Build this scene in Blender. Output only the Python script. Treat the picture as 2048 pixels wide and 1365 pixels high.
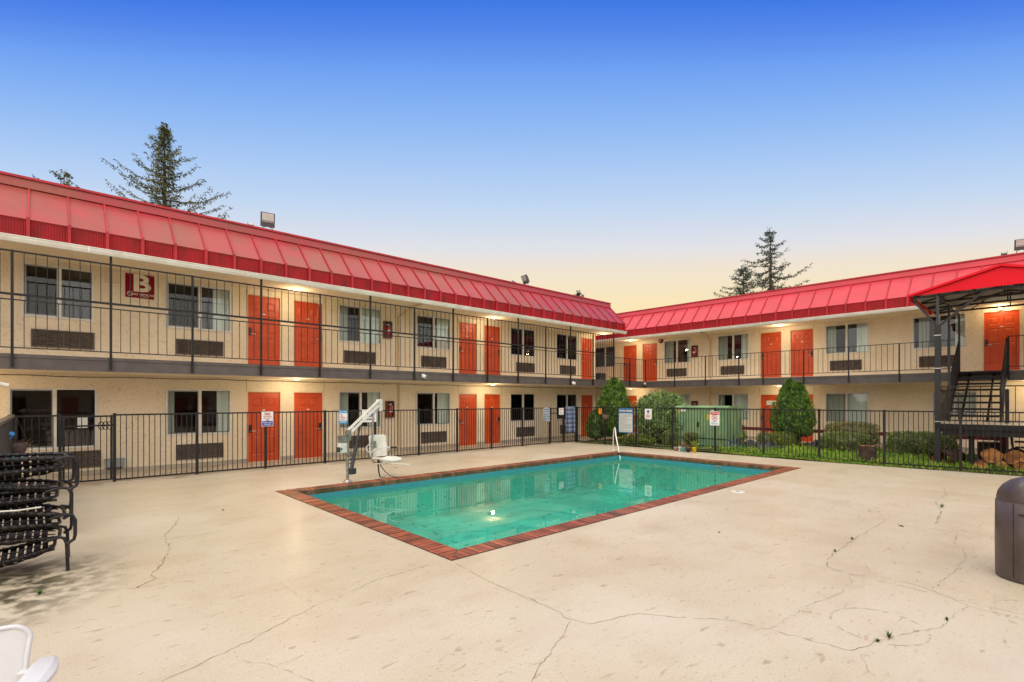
import bpy, math, random
import numpy as np
from mathutils import Vector, Matrix
R = math.radians
PI = math.pi
random.seed(7)
for o in list(bpy.data.objects): bpy.data.objects.remove(o)
scene = bpy.context.scene
C = scene.collection

# ------------------------------------------------------------------ camera
# the camera looks between the two wings: +X along the left wing, +Y along the right wing
cam_d = bpy.data.cameras.new("camera"); cam = bpy.data.objects.new("camera", cam_d); C.objects.link(cam)
cam_d.sensor_width = 36; cam_d.lens = 36*1010.5/2048
cam_d.shift_y = (800-682.5)/2048
cam_d.clip_start = .05; cam_d.clip_end = 2000
cam.location = (0, 0, 1.85)
# forward must be (cos a, sin a) with a = atan(1091/1010.5) measured from +X
A = math.atan(1091/1010.5)
FWD = Vector((math.cos(A), math.sin(A), 0))
cam.rotation_euler = (R(90), 0, A-R(90))
scene.camera = cam
scene.render.resolution_x = 1024; scene.render.resolution_y = 682

# ------------------------------------------------------------------ world: dusk sky, cream at the horizon, deep blue higher up
w = bpy.data.worlds.new("World"); scene.world = w; w.use_nodes = True
nt = w.node_tree; N = nt.nodes; L = nt.links; N.clear()
def nn(t, **k):
    n = N.new(t)
    for a, b in k.items(): setattr(n, a, b)
    return n
def wmath(op, a, b=None, c=None, clamp=False):
    n = nn('ShaderNodeMath', operation=op, use_clamp=clamp)
    for i, v in enumerate((a, b, c)):
        if v is None: continue
        if isinstance(v, (int, float)): n.inputs[i].default_value = v
        else: L.new(v, n.inputs[i])
    return n.outputs[0]
tc = nn('ShaderNodeTexCoord'); sep = nn('ShaderNodeSeparateXYZ'); L.new(tc.outputs['Generated'], sep.inputs[0])
hx = wmath('MULTIPLY', sep.outputs[0], FWD.x); hy = wmath('MULTIPLY', sep.outputs[1], FWD.y)
dot = wmath('ADD', hx, hy)
z2 = wmath('MULTIPLY', sep.outputs[2], sep.outputs[2]); hl = wmath('SQRT', wmath('MAXIMUM', wmath('SUBTRACT', 1.0, z2), 1e-4))
az = wmath('DIVIDE', dot, hl)
den = wmath('MAXIMUM', wmath('MULTIPLY_ADD', az, .65, .35), .55)
el = wmath('DIVIDE', sep.outputs[2], den)
ramp = nn('ShaderNodeValToRGB'); L.new(el, ramp.inputs[0]); cr = ramp.color_ramp
def s2l(c): return tuple(((v/255)/12.92 if v/255 <= .04045 else (((v/255)+.055)/1.055)**2.4) for v in c)+(1,)
stops = [(0.0, (252,224,170)), (.12, (255,229,168)), (.178, (254,232,182)), (.249, (243,230,210)), (.285, (228,228,233)), (.352, (198,218,243)), (.407, (176,206,246)), (.478, (144,187,246)), (.541, (116,165,245)), (.585, (88,139,238)), (.62, (64,122,231)), (.67, (44,104,224))]
while len(cr.elements) > 1: cr.elements.remove(cr.elements[-1])
for i, (p, c) in enumerate(stops):
    e = cr.elements[0] if i == 0 else cr.elements.new(p)
    e.position = p; e.color = s2l(c)
def smooth(v, a, b):
    n = nn('ShaderNodeMapRange', interpolation_type='SMOOTHSTEP'); L.new(v, n.inputs[0]); n.inputs[1].default_value = a; n.inputs[2].default_value = b
    return n.outputs[0]
over = smooth(sep.outputs[2], .66, .80)          # unseen overhead sky, brightened to overcast white as fill light
back = smooth(wmath('MULTIPLY', az, -1), -.35, .25)  # unseen sky behind the camera, made pale overcast to light the walls
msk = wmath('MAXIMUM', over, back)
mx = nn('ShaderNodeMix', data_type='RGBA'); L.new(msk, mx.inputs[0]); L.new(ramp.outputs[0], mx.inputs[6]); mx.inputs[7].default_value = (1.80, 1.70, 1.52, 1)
sky = nn('ShaderNodeTexSky', sky_type='NISHITA'); sky.sun_disc = False; sky.sun_elevation = R(50); sky.sun_rotation = R(200)
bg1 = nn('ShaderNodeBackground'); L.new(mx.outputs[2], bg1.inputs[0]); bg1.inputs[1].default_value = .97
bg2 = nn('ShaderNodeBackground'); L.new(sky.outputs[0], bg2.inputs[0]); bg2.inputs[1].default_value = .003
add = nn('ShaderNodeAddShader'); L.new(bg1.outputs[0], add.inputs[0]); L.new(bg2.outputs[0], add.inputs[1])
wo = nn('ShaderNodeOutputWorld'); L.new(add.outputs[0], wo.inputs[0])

# soft sun through high cloud, behind the camera
sd = bpy.data.lights.new("sun", 'SUN'); sd.energy = .9; sd.angle = R(35); sd.color = (1, .93, .82)
so = bpy.data.objects.new("sun", sd); C.objects.link(so); so.rotation_euler = (R(42), 0, A-R(90)+R(-15))
scene.view_settings.view_transform = 'Standard'; scene.view_settings.look = 'None'
scene.view_settings.exposure = 0; scene.view_settings.gamma = 1

# ------------------------------------------------------------------ helpers
class MB:
    def __init__(s): s.v = []; s.f = []; s.r = []; s.sm = []
    def face(s, pts, rnd=.5, smooth=False):
        n = len(s.v); s.v += [tuple(p) for p in pts]; s.f.append(tuple(range(n, n+len(pts)))); s.r.append(rnd); s.sm.append(smooth)
    def mesh_(s, vs, fs, rnd=.5, smooth=False):
        n = len(s.v); s.v += [tuple(p) for p in vs]
        for f in fs: s.f.append(tuple(i+n for i in f)); s.r.append(rnd); s.sm.append(smooth)
    def box(s, x0, x1, y0, y1, z0, z1, rnd=.5, M=None):
        if x0 > x1: x0, x1 = x1, x0
        if y0 > y1: y0, y1 = y1, y0
        if z0 > z1: z0, z1 = z1, z0
        vs = [Vector(p) for p in ((x0,y0,z0),(x1,y0,z0),(x1,y1,z0),(x0,y1,z0),(x0,y0,z1),(x1,y0,z1),(x1,y1,z1),(x0,y1,z1))]
        if M: vs = [M @ v for v in vs]
        s.mesh_(vs, [(0,3,2,1),(4,5,6,7),(0,1,5,4),(1,2,6,5),(2,3,7,6),(3,0,4,7)], rnd)
    def bar(s, a, b, w, d=None, rnd=.5, up=(0,0,1)):
        a = Vector(a); b = Vector(b); d = d or w
        t = (b-a); 
        if t.length < 1e-6: return
        t.normalize(); u = Vector(up)
        if abs(t.dot(u)) > .98: u = Vector((1,0,0))
        x = t.cross(u).normalized(); y = x.cross(t).normalized()
        vs = []
        for p in (a, b):
            for sx, sy in ((-1,-1),(1,-1),(1,1),(-1,1)): vs.append(p + x*sx*w/2 + y*sy*d/2)
        s.mesh_(vs, [(3,2,1,0),(4,5,6,7),(0,1,5,4),(1,2,6,5),(2,3,7,6),(3,0,4,7)], rnd)
    def tube(s, pts, r, seg=8, rnd=.5, caps=True):
        pts = [Vector(p) for p in pts]; n = len(pts)
        rr = r if isinstance(r, (list, tuple)) else [r]*n
        vs = []; ref = None
        for i, p in enumerate(pts):
            t = (pts[min(i+1, n-1)]-pts[max(i-1, 0)]).normalized()
            if ref is None:
                ref = Vector((0,0,1)) if abs(t.z) < .9 else Vector((1,0,0))
            x = ref - t*ref.dot(t)
            if x.length < 1e-4: x = Vector((0,1,0)) - t*t.y
            x.normalize(); ref = x; y = t.cross(x)
            for k in range(seg):
                a = 2*PI*k/seg; vs.append(p + (x*math.cos(a)+y*math.sin(a))*rr[i])
        fs = [(i*seg+k, i*seg+(k+1) % seg, (i+1)*seg+(k+1) % seg, (i+1)*seg+k) for i in range(n-1) for k in range(seg)]
        s.mesh_(vs, fs, rnd, True)
        if caps:
            s.mesh_(vs[:seg], [tuple(range(seg-1, -1, -1))], rnd); s.mesh_(vs[-seg:], [tuple(range(seg))], rnd)
    def lathe(s, prof, c=(0,0,0), seg=24, rnd=.5, smooth=True, jit=0, rs=None):
        vs = []; rs = rs or random
        for (r, z) in prof:
            for k in range(seg):
                a = 2*PI*k/seg; q = r*(1+(rs.uniform(-jit, jit) if jit else 0)); vs.append((c[0]+q*math.cos(a), c[1]+q*math.sin(a), c[2]+z))
        n = len(prof)
        s.mesh_(vs, [(i*seg+k, i*seg+(k+1) % seg, (i+1)*seg+(k+1) % seg, (i+1)*seg+k) for i in range(n-1) for k in range(seg)], rnd, smooth)
    def prism(s, poly, x0, x1, rnd=.5):
        """poly = (y,z) outline counter-clockwise seen from -x... extruded along x"""
        n = len(poly)
        vs = [(x0, y, z) for y, z in poly]+[(x1, y, z) for y, z in poly]
        fs = [(i, (i+1) % n, n+(i+1) % n, n+i) for i in range(n)]+[tuple(range(n-1, -1, -1)), tuple(range(n, 2*n))]
        s.mesh_(vs, fs, rnd)
    def mesh(s, name, material=None):
        me = bpy.data.meshes.new(name); me.from_pydata(s.v, [], s.f)
        at = me.attributes.new('rnd', 'FLOAT', 'FACE'); at.data.foreach_set('value', s.r)
        me.polygons.foreach_set('use_smooth', s.sm)
        if material: me.materials.append(material)
        me.update(); return me
    def obj(s, name, material, parent=None, bevel=0):
        o = bpy.data.objects.new(name, s.mesh(name, material)); C.objects.link(o)
        if parent: o.parent = parent
        if bevel:
            b = o.modifiers.new('bevel', 'BEVEL'); b.width = bevel; b.segments = 2; b.limit_method = 'ANGLE'
        return o
def tag(o, label=None, cat=None, group=None, kind=None):
    if label: o['label'] = label
    if cat: o['category'] = cat
    if group: o['group'] = group
    if kind: o['kind'] = kind
    return o
def thing(name, label, cat, loc=(0,0,0), rz=0, group=None):
    o = bpy.data.objects.new(name, None); C.objects.link(o); o.empty_display_size = .2
    o.location = loc; o.rotation_euler = (0, 0, rz); return tag(o, label, cat, group)
def place(o, parent, loc, rz=0):
    c = o.copy(); C.objects.link(c); c.parent = parent; c.location = loc; c.rotation_euler = (0, 0, rz)
    return c
def children(o): return [c for c in bpy.data.objects if c.parent == o]
def copy_tree(o, parent=None):
    c = o.copy(); C.objects.link(c); c.parent = parent
    for ch in children(o): copy_tree(ch, c)
    return c

MATS = {}
def mat(name, col, rough=.6, col2=None, scale=3., detail=4., bump=0., bscale=40., metal=0., spec=.5, rndv=0., coat=0., fac=(.4,.6), emit=None, rough2=None):
    m = bpy.data.materials.new(name); m.use_nodes = True; t = m.node_tree; b = t.nodes['Principled BSDF']; l = t.links
    b.inputs['Roughness'].default_value = rough; b.inputs['Metallic'].default_value = metal; b.inputs['Specular IOR Level'].default_value = spec
    b.inputs['Coat Weight'].default_value = coat; b.inputs['Coat Roughness'].default_value = .15
    b.inputs['Base Color'].default_value = tuple(col)+(1,)
    out = None
    geo = t.nodes.new('ShaderNodeNewGeometry')
    if col2 is not None:
        nz = t.nodes.new('ShaderNodeTexNoise'); nz.inputs['Scale'].default_value = scale; nz.inputs['Detail'].default_value = detail
        l.new(geo.outputs['Position'], nz.inputs['Vector'])
        mr = t.nodes.new('ShaderNodeMapRange'); mr.inputs[1].default_value = fac[0]; mr.inputs[2].default_value = fac[1]; l.new(nz.outputs[0], mr.inputs[0])
        mi = t.nodes.new('ShaderNodeMix'); mi.data_type = 'RGBA'; l.new(mr.outputs[0], mi.inputs[0])
        mi.inputs[6].default_value = tuple(col)+(1,); mi.inputs[7].default_value = tuple(col2)+(1,); out = mi.outputs[2]
        if rough2 is not None:
            r2 = t.nodes.new('ShaderNodeMapRange'); l.new(mr.outputs[0], r2.inputs[0]); r2.inputs[3].default_value = rough; r2.inputs[4].default_value = rough2; l.new(r2.outputs[0], b.inputs['Roughness'])
    if rndv:
        at = t.nodes.new('ShaderNodeAttribute'); at.attribute_name = 'rnd'
        mr2 = t.nodes.new('ShaderNodeMapRange'); l.new(at.outputs['Fac'], mr2.inputs[0]); mr2.inputs[3].default_value = 1-rndv; mr2.inputs[4].default_value = 1+rndv
        hs = t.nodes.new('ShaderNodeHueSaturation'); l.new(mr2.outputs[0], hs.inputs['Value'])
        if out: l.new(out, hs.inputs['Color'])
        else: hs.inputs['Color'].default_value = tuple(col)+(1,)
        out = hs.outputs[0]
    if out: l.new(out, b.inputs['Base Color'])
    if bump:
        n2 = t.nodes.new('ShaderNodeTexNoise'); n2.inputs['Scale'].default_value = bscale; n2.inputs['Detail'].default_value = 5; l.new(geo.outputs['Position'], n2.inputs['Vector'])
        bp = t.nodes.new('ShaderNodeBump'); bp.inputs['Strength'].default_value = bump; bp.inputs['Distance'].default_value = .01; l.new(n2.outputs[0], bp.inputs['Height']); l.new(bp.outputs[0], b.inputs['Normal'])
    if emit:
        b.inputs['Emission Color'].default_value = tuple(emit[:3])+(1,); b.inputs['Emission Strength'].default_value = emit[3]
    MATS[name] = m; return m
def add_stain(m, amount, scale, colour, lo=.5, hi=.62, stretch=(1,1,1), detail=8, dist=0):
    """second, shaped layer of dirt over the base colour"""
    t = m.node_tree; l = t.links; b = t.nodes['Principled BSDF']; inp = b.inputs['Base Color']
    geo = t.nodes.new('ShaderNodeNewGeometry'); mp = t.nodes.new('ShaderNodeMapping'); mp.inputs['Scale'].default_value = stretch; l.new(geo.outputs['Position'], mp.inputs[0])
    nz = t.nodes.new('ShaderNodeTexNoise'); nz.inputs['Scale'].default_value = scale; nz.inputs['Detail'].default_value = detail; nz.inputs['Distortion'].default_value = dist; l.new(mp.outputs[0], nz.inputs['Vector'])
    mr = t.nodes.new('ShaderNodeMapRange'); mr.inputs[1].default_value = lo; mr.inputs[2].default_value = hi; mr.inputs[4].default_value = amount; l.new(nz.outputs[0], mr.inputs[0])
    mi = t.nodes.new('ShaderNodeMix'); mi.data_type = 'RGBA'; l.new(mr.outputs[0], mi.inputs[0]); mi.inputs[7].default_value = tuple(colour)+(1,)
    if inp.is_linked: l.new(inp.links[0].from_socket, mi.inputs[6])
    else: mi.inputs[6].default_value = inp.default_value
    l.new(mi.outputs[2], inp); return mi, mr

stucco = mat('stucco', (.84,.725,.55), .85, (.80,.675,.50), 1.3, 5, bump=.5, bscale=24)
add_stain(stucco, .34, 7.0, (.42,.28,.15), .565, .63, (1,1,1.2), 12, 3.0)
add_stain(stucco, .35, .8, (.64,.50,.34), .5, .72, (1,1,.5))
stucco_trim = mat('stucco_trim', (.75,.62,.45), .75, (.68,.55,.38), 2)
conc_base = mat('footing_concrete', (.46,.40,.31), .8, (.36,.31,.24), 3, bump=.2)
white_vinyl = mat('white_vinyl', (.74,.72,.66), .45, (.66,.63,.56), 6)
gutter_m = mat('gutter_white', (.86,.85,.81), .4, (.76,.73,.66), 2.5)
screen_frame = mat('aluminium_grey', (.28,.28,.28), .4, metal=.6)
deck_brown = mat('deck_brown_paint', (.105,.088,.084), .5, (.085,.07,.066), 4, bump=.1)
rail_black = mat('railing_black', (.014,.014,.017), .5, (.022,.02,.02), 9, spec=.28)
rail_lite = mat('railing_grey', (.035,.04,.05), .45, spec=.4)
door_red = mat('door_orange', (.58,.072,.010), .42, (.52,.058,.010), 2.5, bump=.03, bscale=60)
lock_black = mat('lock_black', (.015,.015,.018), .3)
chrome = mat('satin_metal', (.65,.64,.62), .28, metal=.9)
steel_m = mat('steel_tube', (.50,.49,.46), .3, (.36,.34,.3), 12, metal=.75)
ac_m = mat('grille_brown', (.13,.10,.088), .5, (.10,.075,.065), 5)
ac_dark = mat('grille_dark', (.012,.009,.008), .7)
plate_red = mat('plate_red', (.55,.02,.02), .4); plate_white = mat('plate_white', (.8,.76,.72), .4)
dark_room = mat('dark_room', (.10,.078,.07), .9); room_brown = mat('room_furnishing', (.09,.045,.03), .8, (.05,.03,.02), 2)
blind_m = mat('vertical_blinds', (.86,.90,.78), .7, rndv=.14)
wire_m = mat('cable_brown', (.10,.07,.05), .7)
pipe_m = mat('painted_pipe', (.60,.45,.28), .6)
red_dk = (.36,.010,.014)
def roof_mats(tagname, dirty):
    base = (.60,.032,.060) if not dirty else (.40,.022,.034)
    sl = mat('roof_red_'+tagname, base, .42, (.54,.03,.05) if not dirty else (.33,.035,.034), 1.5, 5, bump=.06, bscale=12, spec=.5, coat=.12)
    if dirty:
        add_stain(sl, .62, .55, (.25,.085,.045), .46, .68, (1,1,1.2), 6)
        add_stain(sl, .5, 2.0, (.10,.06,.025), .60, .75, (1,1,2.2), 8)
        add_stain(sl, .25, 14, (.25,.03,.03), .5, .7, (1,1,.2), 4)
    fa = mat('roof_fascia_'+tagname, (.36,.006,.012), .55, (.29,.006,.009), 2.5, 5, spec=.3)
    if dirty: add_stain(fa, .6, 3.2, (.05,.014,.008), .5, .68, (1,1,.35), 8)
    # fine vertical corrugation
    for m, dd in ((fa, .5),):
        t = m.node_tree; l = t.links; tcn = t.nodes.new('ShaderNodeTexCoord'); wv = t.nodes.new('ShaderNodeTexWave'); wv.bands_direction = 'X'; wv.inputs['Scale'].default_value = 7.5; wv.inputs['Distortion'].default_value = .3
        l.new(tcn.outputs['Object'], wv.inputs['Vector']); bp = t.nodes.new('ShaderNodeBump'); bp.inputs['Strength'].default_value = dd; bp.inputs['Distance'].default_value = .02; l.new(wv.outputs['Fac'], bp.inputs['Height']); l.new(bp.outputs[0], t.nodes['Principled BSDF'].inputs['Normal'])
    rb = mat('roof_rib_'+tagname, (.46,.016,.03), .45, (.36,.012,.02), 3, spec=.4)
    return sl, fa, rb
def glass_mat(name, tint, ior=1.5):
    m = bpy.data.materials.new(name); m.use_nodes = True; t = m.node_tree; t.nodes.clear(); l = t.links
    tr = t.nodes.new('ShaderNodeBsdfTransparent'); tr.inputs[0].default_value = tuple(tint)+(1,)
    gl = t.nodes.new('ShaderNodeBsdfGlossy'); gl.inputs['Roughness'].default_value = .015; gl.inputs[0].default_value = (.95,.97,1,1)
    fr = t.nodes.new('ShaderNodeFresnel'); fr.inputs[0].default_value = ior
    mx = t.nodes.new('ShaderNodeMixShader'); l.new(fr.outputs[0], mx.inputs[0]); l.new(tr.outputs[0], mx.inputs[1]); l.new(gl.outputs[0], mx.inputs[2])
    nz = t.nodes.new('ShaderNodeTexNoise'); nz.inputs['Scale'].default_value = 1.2; g = t.nodes.new('ShaderNodeNewGeometry'); l.new(g.outputs['Position'], nz.inputs['Vector'])
    bp = t.nodes.new('ShaderNodeBump'); bp.inputs['Strength'].default_value = .12; bp.inputs['Distance'].default_value = .01; l.new(nz.outputs[0], bp.inputs['Height']); l.new(bp.outputs[0], gl.inputs['Normal'])
    o = t.nodes.new('ShaderNodeOutputMaterial'); l.new(mx.outputs[0], o.inputs[0]); return m
glass = glass_mat('window_glass', (.97,.985,.98), 1.48)
screen_m = glass_mat('insect_screen', (.78,.78,.77), 1.02)

# shared meshes ------------------------------------------------------
def panel_relief(mb, x0, x1, z0, z1, y):
    """moulded panel sunk into a door face at plane y (front is -y)"""
    def ring(a, ya, b, yb):
        A_ = [(x0+a,ya,z0+a),(x1-a,ya,z0+a),(x1-a,ya,z1-a),(x0+a,ya,z1-a)]
        B_ = [(x0+b,yb,z0+b),(x1-b,yb,z0+b),(x1-b,yb,z1-b),(x0+b,yb,z1-b)]
        for i in range(4): mb.face([A_[i], A_[(i+1) % 4], B_[(i+1) % 4], B_[i]])
    ring(0, y, .018, y+.014); ring(.018, y+.014, .03, y+.014); ring(.03, y+.014, .055, y+.002)
    b = .055; mb.face([(x0+b,y+.002,z0+b),(x1-b,y+.002,z0+b),(x1-b,y+.002,z1-b),(x0+b,y+.002,z1-b)])
DW, DH = .885, 2.03
def door_mesh():
    mb = MB(); y = .0; mb.box(0, DW, y+.016, y+.045, 0, DH)
    cols = [(.13,.385),(.50,.755)]; rows = [(.22,.80),(.97,1.42),(1.53,1.86)]
    rows = [(.20,.78),(.93,1.45),(1.60,1.86)]
    xs = sorted({0, DW}|{c for p in cols for c in p}); zs = sorted({0, DH}|{c for p in rows for c in p})
    for i in range(len(xs)-1):
        for j in range(len(zs)-1):
            if any(abs(xs[i]-c[0]) < 1e-6 for c in cols) and any(abs(zs[j]-r[0]) < 1e-6 for r in rows): panel_relief(mb, xs[i], xs[i+1], zs[j], zs[j+1], y)
            else: mb.face([(xs[i],y,zs[j]),(xs[i+1],y,zs[j]),(xs[i+1],y,zs[j+1]),(xs[i],y,zs[j+1])])
    mb.face([(0,y,0),(0,y,DH),(0,y+.016,DH),(0,y+.016,0)]); mb.face([(DW,y,0),(DW,y+.016,0),(DW,y+.016,DH),(DW,y,DH)])
    return mb.mesh('door', door_red)
ME_DOOR = door_mesh()
def lock_parts(side):   # side 0: lock at left edge with lever to the right; 1 mirrored
    mb = MB(); x = .07 if side == 0 else DW-.07; s = 1 if side == 0 else -1
    mb.box(x-.036, x+.036, -.022, 0, .86, 1.08)
    lv = MB(); lv.tube([(x, -.022, .90), (x, -.06, .90), (x+s*.02, -.065, .90), (x+s*.13, -.06, .90)], .011, 8)
    return mb.mesh('handle', lock_black), lv.mesh('lever', chrome)
LOCKS = [lock_parts(0), lock_parts(1)]
pb = MB(); pb.box(-.055,.055,-.005,0,-.018,.022); ME_PLATE = pb.mesh('number_plate', plate_red)
pb = MB(); pb.box(-.035,.035,-.0075,-.0045,-.006,.014); pb.box(-.05,.05,-.0075,-.0045,-.016,-.008); ME_PLATE2 = pb.mesh('number_marking', plate_white)
def frame_mesh(w_, h_, mid):
    mb = MB(); t = .045; y0, y1 = -.028, .05
    mb.box(0, w_, y0, y1, h_-t, h_); mb.box(0, w_, y0, y1, 0, t); mb.box(0, t, y0+.001, y1, t, h_-t); mb.box(w_-t, w_, y0+.001, y1, t, h_-t)
    mb.box(mid-.035, mid+.035, y0+.004, y1, t, h_-t)
    return mb.mesh('window', white_vinyl)
def sash_mesh(w_, h_, mid):
    mb = MB(); t = .045; s = .03; x0, x1, z0, z1 = t, mid-.035, t, h_-t
    mb.box(x0, x1, -.005, .03, z0, z0+s); mb.box(x0, x1, -.005, .03, z1-s, z1); mb.box(x0, x0+s, -.004, .03, z0+s, z1-s); mb.box(x1-s*.6, x1, -.004, .03, z0+s, z1-s)
    return mb.mesh('sash', screen_frame)
WCACHE = {}
def window(parent, x, z, w_, h_, blinds=(), screen=True, mid=None, label=None):
    mid = mid or w_*.505; key = (round(w_, 3), round(h_, 3), round(mid, 3))
    if key not in WCACHE:
        p = MB(); p.box(.045, w_-.045, .034, .040, .045, h_-.045)
        sc = MB(); sc.face([(.075,.026,.075),(mid-.05,.026,.075),(mid-.05,.026,h_-.075),(.075,.026,h_-.075)])
        WCACHE[key] = (frame_mesh(w_, h_, mid), sash_mesh(w_, h_, mid), p.mesh('pane', glass), sc.mesh('insect_screen', screen_m))
    fm, sm, pm, scm = WCACHE[key]
    def add(nm, me, par, loc=(0,0,0)):
        o = bpy.data.objects.new(nm, me); C.objects.link(o); o.parent = par; o.location = loc; return o
    wd = add('window', fm, parent, (x, 0, z))
    if label: wd['label'] = label
    add('sash', sm, wd); add('pane', pm, wd)
    if screen: add('insect_screen', scm, wd)
    rs = random.Random(int(x*100+z*10+500))
    for (a, b) in blinds:
        mb = MB(); n = max(2, int((b-a)*w_/.085))
        for i in range(n):
            cx = a*w_+(i+.5)*(b-a)*w_/n; an = R((-1 if x > 0 else 1)*(24+rs.uniform(-9, 9))); hw = .050
            dx, dy = hw*math.cos(an), hw*math.sin(an)
            mb.box(-hw, hw, -.001, .001, .06, h_-.05, rnd=rs.random(), M=Matrix.Translation((cx, .095, 0)) @ Matrix.Rotation(an, 4, 'Z'))
        ob = mb.obj('blinds', blind_m, wd)
    return wd
ACW, ACH = 1.12, .41
mb = MB(); mb.box(0, ACW, -.03, .02, 0, .03); mb.box(0, ACW, -.03, .02, ACH-.03, ACH); mb.box(0, .03, -.029, .02, .03, ACH-.03); mb.box(ACW-.03, ACW, -.029, .02, .03, ACH-.03)
for k in (.25,.5,.75): mb.box(ACW*k-.01, ACW*k+.01, -.027, .02, .03, ACH-.03)
ME_AC = mb.mesh('air_conditioner', ac_m)
mb = MB()
for i in range(11):
    z = .045+i*(ACH-.09)/10; mb.bar((.03, -.012, z), (ACW-.03, -.012, z), .010, .015, up=(0,.8,1))
ME_GR = mb.mesh('grille', ac_m)
mb = MB(); mb.box(.025, ACW-.025, .0, .02, .025, ACH-.025); ME_GB = mb.mesh('grille_backing', ac_dark)
def ac(parent, x, z):
    o = bpy.data.objects.new('air_conditioner', ME_AC); C.objects.link(o); o.parent = parent; o.location = (x, 0, z)
    for nm, me in (('grille', ME_GR), ('grille_backing', ME_GB)):
        c = bpy.data.objects.new(nm, me); C.objects.link(c); c.parent = o
def door(parent, x, z, side, plate=True, label=None):
    o = bpy.data.objects.new('door', ME_DOOR); C.objects.link(o); o.parent = parent; o.location = (x, .055, z)
    if label: o['label'] = label
    for nm, me in zip(('handle', 'lever'), LOCKS[side]):
        c = bpy.data.objects.new(nm, me); C.objects.link(c); c.parent = o
    if plate:
        for nm, me in (('number_plate', ME_PLATE), ('number_marking', ME_PLATE2)):
            c = bpy.data.objects.new(nm, me); C.objects.link(c); c.parent = o; c.location = (DW/2, 0, 1.51)
    return o

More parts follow.
